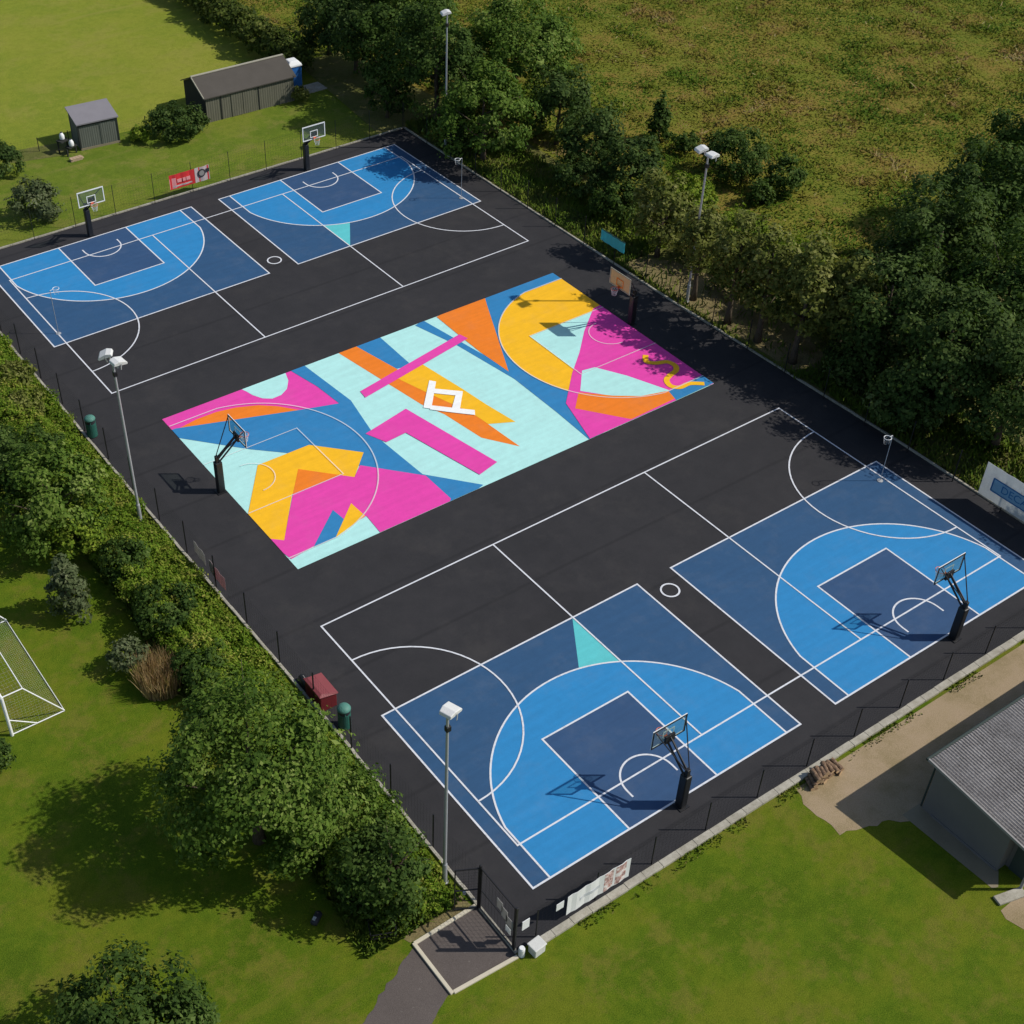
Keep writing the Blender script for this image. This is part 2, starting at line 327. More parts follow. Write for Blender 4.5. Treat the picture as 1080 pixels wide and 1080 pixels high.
MURAL = [
    ('mint', 0, [(-14, -7.5), (14, -7.5), (14, 7.5), (-14, 7.5)]),
    ('pink', 1, [(-5.36, 7.5), (-5.43, 7.07), (-4.68, 2.78), (-7.39, 3.75), (-8.91, 4.91), (-11.65, 5.5), (-14.0, 6.14), (-14.0, 7.5)]),
    ('mint', 2, [(-8.91, 7.49), (-8.86, 7.5), (-6.0, 7.5), (-6.24, 6.76), (-6.73, 6.07), (-7.31, 5.73), (-7.91, 5.71), (-8.36, 6.05), (-8.67, 6.65), (-8.78, 7.13)]),
    ('orange', 2, [(-13.6, 6.2), (-12.41, 6.4), (-11.17, 6.39), (-10.05, 6.14), (-8.88, 5.61), (-8.01, 4.89), (-7.15, 3.84)]),
    ('blue', 3, [(-4.69, 7.5), (-4.29, 3.01), (-4.94, -0.39), (-4.69, -4.84), (-2.53, -7.4), (-2.9, -7.5), (-5.08, -7.5), (-4.66, -5.06), (-7.04, -2.37), (-8.92, -1.23), (-9.78, 0.89), (-11.27, 2.3), (-14.0, 5.39), (-14.0, 6.29), (-13.78, 6.29), (-7.21, 3.89), (-4.99, 3.15), (-5.17, 5.28), (-5.63, 7.5)]),
    ('yellow', 4, [(-11.6, 0.83), (-8.4, 0.8), (-6.28, -1.46), (-7.84, -2.99), (-8.39, -2.4), (-11.3, -2.33), (-13.49, -5.27), (-14.0, -4.84), (-14.0, -2.41), (-13.99, -2.41)]),
    ('orange', 5, [(-9.97, -0.7), (-8.37, -2.42), (-11.27, -2.35)]),
    ('pink', 4, [(-11.27, -2.35), (-8.39, -2.4), (-7.84, -2.99), (-7.05, -2.3), (-4.63, -5.03), (-4.62, -7.35), (-4.78, -7.5), (-9.14, -7.5), (-9.02, -6.02), (-13.9, -6.69), (-14.0, -6.1), (-14.0, -4.78), (-13.49, -5.27)]),
    ('blue', 5, [(-12.54, -6.56), (-10.21, -4.64), (-10.12, -5.6), (-11.22, -6.56)]),
    ('yellow', 5, [(-11.22, -6.56), (-9.14, -4.72), (-9.08, -5.98)]),
    ('blue', 1, [(0.65, 7.5), (0.57, 4.03), (-1.06, 4.26), (-1.18, 7.5)]),
    ('orange', 1, [(-1.07, 7.5), (-0.22, 3.43), (0.67, 0.07), (0.85, -3.09), (1.09, -5.85), (-0.19, -4.02), (-0.63, -1.09), (-1.17, 0.41), (-2.33, 7.5)]),
    ('yellow', 2, [(-1.0, 3.75), (1.09, 4.08), (1.64, 0.37), (1.88, -1.7), (2.25, -3.93), (0.87, -3.23), (0.7, -1.79), (-0.19, 0.94)]),
    ('pink', 6, [(-3.38, 3.45), (4.8, 5.05), (4.96, 4.39), (-3.47, 2.76)]),
    ('pink', 6, [(-5.3, -0.12), (-2.15, 0.56), (-0.78, -6.27), (-2.2, -6.61), (-3.4, -1.3), (-4.76, -1.41)]),
    ('blue', 2, [(3.14, 7.41), (3.52, 7.5), (3.88, 7.5), (5.14, -0.05), (4.73, -0.59), (4.0, 4.21)]),
    ('blue', 2, [(14.0, 7.5), (14.0, 3.8), (13.75, 2.22), (7.57, -4.84), (6.7, -5.88), (5.64, -7.5), (4.63, -7.5), (4.73, -4.53), (4.73, -0.59), (4.59, 0.59), (8.46, 7.5)]),
    ('orange', 3, [(4.78, 7.45), (5.12, 7.5), (8.55, 7.5), (8.16, 6.76), (4.9, 0.21), (4.73, 2.71), (4.73, 4.69)]),
    ('yellow', 4, [(14, 6.6), (11.01, 6.6), (10.91, 6.58), (10.12, 6.34), (9.36, 6.01), (8.65, 5.6), (8.0, 5.09), (7.41, 4.52), (6.9, 3.87), (6.47, 3.17), (6.12, 2.42), (5.88, 1.63), (5.73, 0.82), (5.68, 0.0), (5.73, -0.82), (5.88, -1.63), (6.12, -2.42), (6.47, -3.17), (6.9, -3.87), (7.41, -4.52), (8.0, -5.09), (8.65, -5.6), (9.36, -6.01), (10.12, -6.34), (10.91, -6.58), (11.01, -6.6), (14, -6.6)]),
    ('mint', 5, [(8.2, 2.45), (14, 2.45), (14, 2.2), (10.1, -0.96), (8.2, -2.0)]),
    ('pink', 6, [(14.0, 2.76), (13.38, 2.67), (11.29, 1.01), (9.6, -0.6), (7.85, -2.06), (5.68, -4.17), (4.69, -7.5), (11.11, -7.5), (11.5, -7.18), (13.75, -7.5), (14.0, -7.5)]),
    ('mint', 7, [(8.51, -2.17), (9.34, -2.33), (10.35, -4.07), (11.43, -6.63), (9.68, -6.07), (8.35, -5.16), (7.12, -3.7)]),
    ('orange', 7, [(6.95, -3.75), (8.37, -5.13), (9.68, -6.07), (11.46, -6.61), (11.14, -7.35), (7.75, -7.44), (5.79, -4.86)]),
    ('blue', 7, [(11.3, -6.62), (12.22, -6.54), (14.0, -6.51), (14.0, -7.47), (11.8, -7.5), (11.07, -7.5)]),
    ('white', 8, [(0.52, 2.08), (0.78, 1.76), (-0.97, -0.28), (-1.28, 0.07)]),
    ('white', 8, [(0.28, 1.25), (1.5, 0.09), (1.19, -0.27), (-0.0, 0.89)]),
    ('white', 8, [(1.14, 0.23), (1.44, 0.03), (0.23, -1.37), (-0.17, -1.09)]),
    ('white', 8, [(-0.83, 0.04), (0.05, -0.85), (0.99, -1.77), (0.73, -2.16), (-0.21, -1.22), (-1.07, -0.3)]),
]
SQUIGGLE = [(12.65, -3.08), (12.24, -3.61), (12.59, -4.06), (13.22, -4.34), (13.35, -4.89), (13.05, -5.3), (12.42, -5.48), (11.92, -5.74), (11.74, -6.29), (12.08, -6.7), (12.81, -6.74), (13.5, -7.24)]
TEAL = [[(-4.91, -17.78), (-6.9, -20.75), (-4.94, -21.6)], [(4.99, 17.84), (4.97, 21.6), (6.82, 20.8)]]
PLANTS = [
    ('tree', -23.52, -20.55, 4.30, 3.90, 8.20, 'mid', 'largest leafy green tree, standing alone on the lawn beside the red storage bin'),
    ('shrub', -20.44, -22.07, 1.60, 2.42, 3.20, 'mid', 'bushy green shrub filling the gap between the largest lawn tree and the kerb'),
    ('tree', -20.77, -25.91, 2.20, 2.08, 4.40, 'dark', 'small rounded dark green tree on the lawn beside the court gate'),
    ('tree', -32.03, -26.75, 2.20, 3.32, 4.40, 'dark', 'dark green bushy tree cut off by the bottom edge of the photo'),
    ('tree', -22.97, 1.25, 2.80, 2.91, 5.40, 'mid', 'leafy green tree among the shrubs behind the tall floodlight on the left bank'),
    ('tree', -23.95, 4.47, 2.60, 2.01, 5.00, 'dark', 'dark green tree cut by the left edge above the football goal'),
    ('shrub', -22.32, -0.40, 1.50, 1.55, 2.80, 'bright', 'bright yellow green shrub at the foot of the left bank trees'),
    ('conifer', -24.46, -4.09, 1.80, 1.20, 3.80, 'grey', 'narrow grey green young tree standing on the lawn beside the football goal'),
    ('shrub', -21.25, -3.25, 1.20, 1.32, 2.20, 'dark', 'dark low shrub between the grey young tree and the grass bank'),
    ('shrub', -21.15, -7.41, 1.30, 1.54, 2.40, 'dark', 'dark green shrub on the bank below the pink and grey fence banners'),
    ('shrub', -21.48, -11.82, 1.20, 1.29, 2.20, 'dark', 'dark shrub just above the crown of the largest lawn tree'),
    ('shrub', -23.71, -8.90, 0.90, 1.06, 1.70, 'grey', 'low olive shrub beside the dry brown reeds'),
    ('shrub', -23.02, -10.67, 0.80, 0.78, 1.60, 'dry', 'clump of dry brown reeds left of the largest lawn tree'),
    ('shrub', -20.61, 11.68, 1.00, 1.65, 1.90, 'olive', 'brownish olive bramble bush high on the left grass bank'),
    ('shrub', -19.66, 15.26, 0.80, 1.26, 1.40, 'olive', 'low reddish green bramble at the left edge of the photo'),
    ('shrub', -21.36, 7.72, 1.20, 1.58, 2.20, 'dark', 'dark bramble bush above the left bank trees'),
    ('shrub', -30.68, -11.15, 0.90, 0.59, 1.80, 'dark', 'dark green bush at the left edge below the football goal'),
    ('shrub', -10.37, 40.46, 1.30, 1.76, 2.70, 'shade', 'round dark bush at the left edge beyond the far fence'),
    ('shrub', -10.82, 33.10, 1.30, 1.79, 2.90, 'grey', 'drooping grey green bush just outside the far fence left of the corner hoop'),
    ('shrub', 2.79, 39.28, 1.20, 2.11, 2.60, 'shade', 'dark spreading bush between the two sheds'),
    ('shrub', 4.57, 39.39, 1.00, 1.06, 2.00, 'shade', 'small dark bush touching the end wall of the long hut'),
    ('shrub', 0.31, 39.98, 0.60, 0.90, 1.20, 'bright', 'small yellow green bush beside the grey shed'),
    ('shrub', 13.89, 39.24, 0.70, 0.79, 1.30, 'olive', 'small olive bush at the right hand end of the long hut'),
    ('tree', 19.70, 22.90, 3.90, 3.70, 7.20, 'mid', 'pale leaved tree overhanging the far right court corner'),
    ('tree', 26.85, 28.61, 4.60, 4.74, 9.00, 'mid', 'broad mid green tree on the meadow edge right of the far floodlight'),
    ('tree', 20.62, 30.16, 5.00, 3.74, 9.60, 'dark', 'dark tree directly behind the far floodlight'),
    ('tree', 20.60, 36.00, 4.40, 3.90, 7.80, 'dark', 'dark tree at the far court corner, left of the far floodlight'),
    ('tree', 23.97, 38.92, 5.40, 4.03, 10.60, 'mid', 'tall tree at the top edge of the photo behind the far floodlight'),
    ('tree', 20.60, 46.00, 3.60, 2.84, 6.80, 'shade', 'dark tree closing the end of the field hedge'),
    ('tree', 17.90, 33.00, 2.20, 1.83, 4.40, 'dark', 'shaded dark tree above the far court corner'),
    ('shrub', 19.30, 24.90, 1.50, 1.60, 3.20, 'dark', 'shaded shrub under the pale leaved corner tree'),
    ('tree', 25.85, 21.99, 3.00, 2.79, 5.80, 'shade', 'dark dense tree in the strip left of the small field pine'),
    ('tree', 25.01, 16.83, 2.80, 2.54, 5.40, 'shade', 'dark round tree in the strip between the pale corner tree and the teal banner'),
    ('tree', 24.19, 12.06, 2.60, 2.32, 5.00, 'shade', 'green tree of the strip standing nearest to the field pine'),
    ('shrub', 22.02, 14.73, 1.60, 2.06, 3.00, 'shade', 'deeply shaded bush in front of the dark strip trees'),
    ('shrub', 21.86, 10.67, 1.60, 1.74, 3.00, 'dark', 'shaded bush right behind the teal banner'),
    ('conifer', 32.48, 18.06, 1.60, 1.19, 3.60, 'dark', 'small pointed dark pine on the meadow'),
    ('shrub', 32.90, 10.64, 1.90, 2.43, 3.90, 'dark', 'largest dark bush on the meadow behind the double floodlight'),
    ('shrub', 34.13, 6.80, 1.40, 1.42, 2.90, 'dark', 'right hand dark bush on the meadow'),
    ('shrub', 31.60, 6.64, 0.90, 0.98, 1.90, 'dark', 'smaller dark bush between the two big meadow bushes'),
    ('shrub', 32.98, 15.55, 0.80, 1.18, 1.50, 'dark', 'low dark bush between the pine and the largest meadow bush'),
    ('tree', 21.00, 5.30, 3.30, 2.10, 6.00, 'olive', 'bushy young tree next to the teal banner'),
    ('tree', 19.35, 0.00, 4.30, 1.63, 6.80, 'olive', 'young tree in front of the double floodlight pole'),
    ('tree', 19.20, -3.20, 4.60, 1.65, 7.50, 'olive', 'middle tree of the young row behind the wooden backboard'),
    ('tree', 19.30, -5.70, 4.70, 1.68, 7.80, 'olive', 'bushy olive tree of the row, right of the double floodlight pole'),
    ('tree', 19.40, -8.50, 4.90, 1.76, 8.20, 'olive', 'olive tree near the right hand end of the young row'),
    ('tree', 21.30, -10.00, 4.50, 1.84, 7.50, 'olive', 'sunlit olive tree ending the young row next to the big shaded trees'),
    ('shrub', 27.00, 9.37, 1.00, 2.47, 2.00, 'bright', 'low green thicket behind the young tree row left of the floodlight'),
    ('shrub', 26.16, 3.56, 1.00, 2.64, 2.10, 'bright', 'low green thicket behind the young tree row right of the floodlight'),
    ('shrub', 27.00, -0.81, 0.90, 2.46, 1.80, 'bright', 'sunlit low thicket between the meadow and the young tree row'),
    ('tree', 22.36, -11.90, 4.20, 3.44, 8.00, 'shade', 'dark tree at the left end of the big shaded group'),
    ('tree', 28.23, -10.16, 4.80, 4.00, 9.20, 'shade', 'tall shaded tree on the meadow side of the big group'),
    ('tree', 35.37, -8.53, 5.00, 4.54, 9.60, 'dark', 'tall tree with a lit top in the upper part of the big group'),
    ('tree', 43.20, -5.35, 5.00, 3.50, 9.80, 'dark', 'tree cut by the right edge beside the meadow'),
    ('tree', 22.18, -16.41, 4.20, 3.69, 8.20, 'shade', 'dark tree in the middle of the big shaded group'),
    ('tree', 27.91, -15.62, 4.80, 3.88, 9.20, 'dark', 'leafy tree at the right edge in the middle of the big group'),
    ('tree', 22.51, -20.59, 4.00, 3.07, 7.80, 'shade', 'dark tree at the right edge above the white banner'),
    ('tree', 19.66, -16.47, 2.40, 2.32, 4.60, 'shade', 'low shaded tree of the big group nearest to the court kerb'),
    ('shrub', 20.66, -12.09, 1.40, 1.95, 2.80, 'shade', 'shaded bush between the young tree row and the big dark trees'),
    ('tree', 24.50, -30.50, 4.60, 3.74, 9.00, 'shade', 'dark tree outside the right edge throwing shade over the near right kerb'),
    ('shrub', 22.70, 3.20, 1.30, 1.67, 2.60, 'olive', 'low bush behind the young tree row, nearest to the teal banner'),
    ('shrub', 22.60, -0.40, 1.40, 1.88, 2.80, 'dark', 'dark bush behind the young tree row, next to the double floodlight pole'),
    ('shrub', 22.50, -3.90, 1.40, 1.84, 2.80, 'dark', 'dark bush behind the middle of the young tree row'),
    ('shrub', 22.80, -7.00, 1.50, 1.93, 3.00, 'olive', 'olive bush behind the right hand end of the young tree row'),
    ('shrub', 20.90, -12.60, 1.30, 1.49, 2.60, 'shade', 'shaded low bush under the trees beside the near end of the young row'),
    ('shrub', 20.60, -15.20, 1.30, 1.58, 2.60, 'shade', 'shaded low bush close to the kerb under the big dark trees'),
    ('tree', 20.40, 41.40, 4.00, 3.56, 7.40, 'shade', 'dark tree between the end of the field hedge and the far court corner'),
]

# ---------------------------------------------------------------- camera, sky, sun
cam = bpy.data.objects.new('camera', bpy.data.cameras.new('camera')); COL.objects.link(cam); scene.camera = cam
cam.location = (-37.231, -52.281, 46.629)
cam.rotation_euler = (PI / 2 - .7182, 0, -.6003)
cam.data.sensor_width = 36; cam.data.lens = 48.55; cam.data.shift_x = .0882; cam.data.shift_y = .0136
cam.data.clip_end = 2000
SUN_EL = math.radians(44); SUN_DIR = Vector((.825 * math.cos(SUN_EL), -.565 * math.cos(SUN_EL), math.sin(SUN_EL)))
w = bpy.data.worlds.new('World'); scene.world = w; w.use_nodes = True
sky = w.node_tree.nodes.new('ShaderNodeTexSky'); sky.sky_type = 'NISHITA'; sky.sun_disc = False
sky.sun_elevation = SUN_EL; sky.sun_rotation = math.radians(124.4)
w.node_tree.links.new(sky.outputs[0], w.node_tree.nodes['Background'].inputs['Color'])
w.node_tree.nodes['Background'].inputs['Strength'].default_value = .105
sl = bpy.data.lights.new('sun', 'SUN'); sl.energy = 4.15; sl.angle = math.radians(.53); sl.color = (1, .955, .88)
so = bpy.data.objects.new('sun', sl); COL.objects.link(so); so.rotation_euler = SUN_DIR.to_track_quat('Z', 'Y').to_euler(); so.location = (60, -40, 60)
scene.view_settings.view_transform = 'Standard'; scene.view_settings.look = 'None'
scene.view_settings.exposure = 0; scene.view_settings.gamma = 1
scene.render.resolution_x = scene.render.resolution_y = 1024
scene.render.engine = 'CYCLES'; scene.cycles.transparent_max_bounces = 12

# ---------------------------------------------------------------- ground
def ragged(pts, amp, seed, step=.35, keep=()):
    """outline with small irregular bites; edges listed in keep stay straight"""
    r_ = random.Random(seed); out = []
    for i in range(len(pts)):
        a, c = Vector(pts[i]), Vector(pts[(i + 1) % len(pts)]); d = c - a; n = max(1, int(d.length / step)); out.append((a.x, a.y))
        if i in keep or d.length > 40: continue
        nn = Vector((-d.y, d.x)).normalized()
        for k_ in range(1, n):
            p = a + d * (k_ / n) + nn * r_.gauss(0, amp); out.append((p.x, p.y))
    return out
g = MB().add([(-900, -900, 0), (900, -900, 0), (900, 900, 0), (-900, 900, 0)], [(0, 1, 2, 3)])
struct(g.build('lawn', 'lawn'), 'mown green lawn round the court', 'lawn')
g = MB().poly([(-60, 43.2), (-8.3, 43.0), (5.6, 41.6), (15.6, 40.5), (15.9, 60), (16.8, 90), (-60, 120)], .005)
struct(g.build('playing_field', 'pitch'), 'yellowish mown playing field beyond the sheds', 'playing field')
g = MB().poly([(-40, 30.8), (15.8, 30.8), (16.6, 41), (5.6, 42), (-8.3, 43.4), (-40, 43.6)], .004)
struct(g.build('upper_lawn', 'upper_lawn'), 'sunny lawn between the far fence and the sheds', 'lawn')
g = MB().poly([(18.0, -31), (40, -31), (40, -2), (26.5, 8), (25, 24), (22, 46), (17.4, 46), (15.8, 31.0), (18.0, 31.0)], .006)
struct(g.build('verge', 'verge'), 'rough grass verge under the trees along the court', 'verge')
g = MB().poly([(24.2, 24), (24.3, 9), (24.4, 0), (27, -5), (36, -4.5), (52, -8), (400, -40), (400, 400), (17.0, 400), (17.2, 90), (18.6, 60), (21.8, 46)], .010)
struct(g.build('meadow', 'meadow_soil'), 'wild olive and rust coloured meadow', 'meadow')
g = MB().poly(ragged([(18.5, 5.4), (19.6, 5.9), (21.5, 4.2), (22.6, 0), (22.3, -6.8), (21.2, -9.6), (19.0, -9.4), (18.6, -1)], .12, 8, .4), .012)
struct(g.build('bare_earth', 'earth'), 'bare brown earth under the young tree row', 'earth')
g = MB().poly(ragged([(-3.6, -31.05), (-3.9, -32.2), (-3.75, -33.2), (-3.85, -33.75), (-3.1, -33.95), (-2.5, -34.1), (-1.6, -34.35), (-.9, -34.9), (0.1, -35.0), (30, -35.0), (30, -31.05)], .07, 6, .3, (9, 10, 11)), .008)
struct(g.build('gravel_yard', 'gravel'), 'sandy gravel yard between the court and the grey building', 'gravel yard')
g = MB().poly([(-.95, -34.5), (.10, -34.5), (.10, -38.5), (-.55, -39.0), (-.80, -38.9)], .012)
struct(g.build('paving_strip', 'dark_paving'), 'dark paved strip at the foot of the grey building', 'paving')
g = MB().poly([(-.3, -39.7), (-1.35, -39.75), (-1.5, -40.1), (-1.2, -41.2), (1.0, -44.5), (14, -47), (14, -39.7)], .010)
struct(g.build('gravel_corner', 'gravel'), 'sandy gravel patch at the near end of the grey building', 'gravel')
# path and gate apron
pp = [(-21.05, -28.15), (-21.5, -28.35), (-22.5, -28.85), (-23.5, -29.3), (-24.6, -29.75), (-27, -30.8), (-26.6, -33.2), (-24.2, -32.1), (-22.6, -31.25), (-21.05, -30.5)]
pp = ragged(pp, .05, 5, .25, (9,))
struct(MB().poly(pp, .007).build('path', 'chippings'), 'dark chipping path curving away from the gate apron', 'path')
struct(MB().poly([(-20.95, -28.1), (-21.0, -30.55), (-18.1, -30.72), (-18.1, -28.1)], .016).build('gate_apron', 'chippings'), 'dark chipping apron outside the gate', 'apron')
e = MB()
e.box((-19.52, -28.06, .04), (2.98, .15, .10), math.atan2(-.04, -2.9)); e.box((-21.02, -29.33, .045), (.15, 2.55, .11)); e.box((-19.52, -30.66, .04), (2.85, .15, .10), -.055)
struct(e.build('apron_edging', 'timber_edging', bevel=.015), 'pale edging boards round the gate apron', 'edging')
struct(MB().poly([(-21.1, -27.95), (-21.3, -27.5), (-20.3, -27.2), (-18.3, -27.3), (-18.2, -27.95)], .011).build('bare_earth', 'earth'), 'strip of bare earth beside the gate apron', 'earth')
# tarmac court and kerbs
XL, XR, YN, YF = -18.0, 18.0, -30.55, 30.65
XR2 = 18.5
struct(MB().add([(XL, YN, .02), (XR2, YN, .02), (XR2, -17, .02), (XR, 0, .02), (17.88, YF, .02), (-14.5, YF, .02), (-18.2, YF, .02), (-18.12, 2, .02), (-17.86, -18, .02)], [(0, 1, 2, 3, 4, 5, 6, 7, 8)]).build('tarmac_court', 'tarmac'), 'black tarmac of the sports court', 'court')
def kerb(pts, wd, h, label, seed):
    rnd = random.Random(seed); m = MB()
    for a, b in zip(pts, pts[1:]):
        a = Vector(a); b = Vector(b); d = b - a; n = max(1, round(d.length / .92)); ang = math.atan2(d.y, d.x)
        for i in range(n):
            c = a + d * ((i + .5) / n)
            nx = Vector((-d.y, d.x)).normalized() * rnd.uniform(-.012, .012)
            m.box((c.x + nx.x, c.y + nx.y, h / 2 - .02 + rnd.uniform(-.006, .006)), (d.length / n - .012, wd, h + .04), ang + rnd.uniform(-.004, .004))
    struct(m.build('kerb', 'concrete', bevel=.012), label, 'kerb')
kerb([(-18.04, -30.6), (-17.92, -18), (-18.18, 2), (-18.27, 30.7)], .14, .11, 'narrow concrete kerb along the grass bank', 1)
kerb([(18.56, -30.9), (18.56, -17), (18.07, 0), (17.94, 30.7)], .12, .11, 'narrow concrete kerb along the trees', 2)
kerb([(-18.2, 30.72), (17.94, 30.72)], .14, .10, 'narrow concrete kerb along the far baseline', 3)
kerb([(-17.3, -30.72), (18.5, -30.72)], .32, .13, 'wide worn concrete kerb along the near baseline', 4)

# ---------------------------------------------------------------- court markings
COURT_BLUE, LIGHT_BLUE, KEY = MB(), MB(), MB()
LINES, LINES2 = MB(), MB()
def half_court(cx, cy, rot, sg, depth):
    c, s = math.cos(rot), math.sin(rot)
    def T(pts): return [(cx + c * x - s * y * sg, cy + s * x + c * y * sg) for x, y in pts]
    COURT_BLUE.poly(T([(-7.5, 0), (7.5, 0), (7.5, depth), (-7.5, depth)]), .024)
    a0 = math.degrees(math.asin((2.99 - 1.575) / 6.75))
    three = [(6.6, 0)] + arc(0, 1.575, 6.75, a0, 180 - a0, 48) + [(-6.6, 0)]
    LIGHT_BLUE.poly(T(three), .027)
    key = [(-2.45, 0), (-2.45, 5.8), (2.45, 5.8), (2.45, 0)]
    KEY.poly(T(key), .030)
    W = .085
    LINES.line(T([(-7.46, .04), (7.46, .04), (7.46, depth - .04), (-7.46, depth - .04)]), W, .034, closed=True)
    LINES.line(T(three), W, .036); LINES.line(T(key), W, .037)
    LINES.line(T([(1.25, 1.2)] + arc(0, 1.575, 1.25, 0, 180, 24) + [(-1.25, 1.2)]), W, .038)
half_court(-8.293, -28.707, .002, 1, 10.93); half_court(8.782, -28.711, .003, 1, 10.92)
half_court(-8.738, 28.667, .0086, -1, 10.92); half_court(8.286, 28.699, .011, -1, 10.86)
struct(COURT_BLUE.build('half_court_paint', 'court_blue'), 'dark blue paint of the four half courts', 'court paint')
struct(LIGHT_BLUE.build('three_point_paint', 'light_blue'), 'light blue paint inside the three point lines', 'court paint')
struct(KEY.build('key_paint', 'key_blue'), 'dark blue paint of the keys', 'court paint')
def netball(cx, cy, rot, wd):
    c, s = math.cos(rot), math.sin(rot); W = .08
    def T(pts): return [(cx + c * x - s * y, cy + s * x + c * y) for x, y in pts]
    h = wd / 2; L = 15.25
    LINES2.line(T([(-L, -h), (L, -h), (L, h), (-L, h)]), W, .041, closed=True)
    for x in (-5.08, 5.08): LINES2.line(T([(x, -h), (x, h)]), W, .0425)
    LINES2.line(T(arc(-L, 0, 4.9, -90, 90, 32)), W, .044); LINES2.line(T(arc(L, 0, 4.9, 90, 270, 32)), W, .044)
    LINES2.line(T(arc(0, 0, .45, 0, 348.75, 31)), .09, .044, closed=True)
netball(.18, -19.042, .0065, 15.16); netball(-.106, 19.091, .0098, 15.14)
struct(LINES.build('basketball_lines', 'line'), 'white basketball lines', 'court lines')
struct(LINES2.build('netball_lines', 'line'), 'white netball lines', 'court lines')
t = MB()
for q in TEAL: t.poly(q, .0257)
struct(t.build('teal_triangles', 'teal'), 'teal triangles touching two of the arcs', 'court paint')
# mural court
names = ['mint', 'pink', 'orange', 'blue', 'yellow', 'white']
m = MB()
for i, (c, lv, q) in enumerate(sorted(MURAL, key=lambda a: a[1])): m.poly(q, .024 + .0016 * i, names.index(c))
def smooth_path(P, k=6):
    out = []
    for i in range(len(P) - 1):
        p0, p1, p2, p3 = (Vector(P[max(0, min(len(P) - 1, j))]) for j in (i - 1, i, i + 1, i + 2))
        for s_ in range(k):
            t_ = s_ / k
            out.append(.5 * (2 * p1 + (p2 - p0) * t_ + (2 * p0 - 5 * p1 + 4 * p2 - p3) * t_ ** 2 + (3 * p1 - p0 - 3 * p2 + p3) * t_ ** 3))
    return out + [Vector(P[-1])]
m.line([(p.x, p.y) for p in smooth_path(SQUIGGLE)], .34, .080, names.index('yellow'))
struct(m.build('mural', names), 'bright geometric mural painted over the middle court', 'mural')
m = MB()
for sg in (1, -1):
    def T(pts): return [(sg * (14 - y), x) for x, y in pts]
    a0 = math.degrees(math.asin((2.99 - 1.575) / 6.75))
    m.line(T([(6.6, 0)] + arc(0, 1.575, 6.75, a0, 180 - a0, 48) + [(-6.6, 0)]), .075, .084)
    m.line(T([(-2.45, 0), (-2.45, 5.8), (2.45, 5.8), (2.45, 0)]), .06, .086)
    m.line(T(arc(0, 1.575, 1.25, 0, 180, 24)), .06, .088)
k = Nodes('faded_line_paint', .75, .2)
tr = k.n('ShaderNodeBsdfTransparent'); ms = k.n('ShaderNodeMixShader'); ms.inputs[0].default_value = .55
k.color((.75, .76, .74)); k.l(tr.outputs[0], ms.inputs[1]); k.l(k.b.outputs[0], ms.inputs[2]); k.l(ms.outputs[0], k.nt.nodes['Material Output'].inputs['Surface'])
M['faint_line'] = k.m
struct(m.build('mural_court_lines', 'faint_line'), 'thin faded court lines over the mural', 'court lines')

# ---------------------------------------------------------------- hoops
def make_hoop(label, wood=False):
    """local +y points into the court, origin at the foot of the post"""
    r = empty('basketball_hoop', (0, 0, 0), 0, label, 'basketball hoop', 'basketball hoops')
    MB().box((0, 0, .02), (.5, .5, .04)).build('base_plate', 'black', r)
    MB().box((0, 0, 1.2), (.18, .18, 2.36)).build('post', 'black', r, bevel=.02)
    MB().box((0, .03, 1.02), (.34, .40, 1.95)).build('post_padding', 'pad', r, bevel=.05)
    bd = 1.32                                   # backboard distance from the post
    for s in (-1, 1):
        MB().tube([(s * .1, .05, 2.0), (s * .12, bd - .12, 3.0)], .05, 8).build('arm', 'black', r)
        MB().tube([(s * .08, .0, 2.3), (s * .80, bd - .06, 3.86)], .026, 6).build('strut', 'black', r)
    MB().tube([(0, .05, 2.3), (0, bd - .12, 3.22)], .04, 8).build('lift_arm', 'black', r)
    MB().box((0, bd - .09, 3.12), (.5, .10, .42)).build('mounting_bracket', 'black', r)
    bb = MB().box((0, bd, 3.425), (1.74, .016, 1.0)).build('backboard', 'board_wood' if wood else 'glass', r)
    for nm, mt, dy, t_, ex in (('frame', 'ridge' if wood else 'white_metal', .016, .06, .012), ('back_frame', 'black', -.014, .05, 0)):
        fr = MB()
        for z in (2.93, 3.92): fr.box((0, bd + dy, z + (ex if z > 3.5 else 0)), (1.84, .028, t_ + (ex if z > 3.5 else 0)))
        for s in (-1, 1): fr.box((s * .89, bd + dy, 3.425), (t_, .028, .92))
        fr.build(nm, mt, bb)
    sq = MB(); q = bd + .024
    for z in (3.08, 3.53): sq.box((0, q, z), (.62, .012, .05))
    for s in (-1, 1): sq.box((s * .285, q, 3.305), (.05, .012, .40))
    sq.build('target_square', 'orange' if wood else 'white_metal', bb)
    rim = MB().tube([(.23 * math.cos(a), bd + .40 + .23 * math.sin(a), 3.05) for a in [2 * PI * i / 24 for i in range(25)]], .014, 6)
    rim.box((0, bd + .09, 3.03), (.16, .17, .07)); rim.build('rim', 'rim', r)
    nt = MB()
    for k_ in range(12):
        for d in (1, -1):
            pts = []
            for j in range(5):
                a = 2 * PI * (k_ + d * j * .5) / 12; rr = .225 - .09 * min(1, j / 3.2); pts.append((rr * math.cos(a), bd + .40 + rr * math.sin(a), 3.04 - j * .105))
            nt.tube(pts, .006, 3, cap=False)
    nt.build('net', 'netting', r)
    return r
proto = make_hoop('glass basketball hoop on the front left blue half court, nearest to the gate')
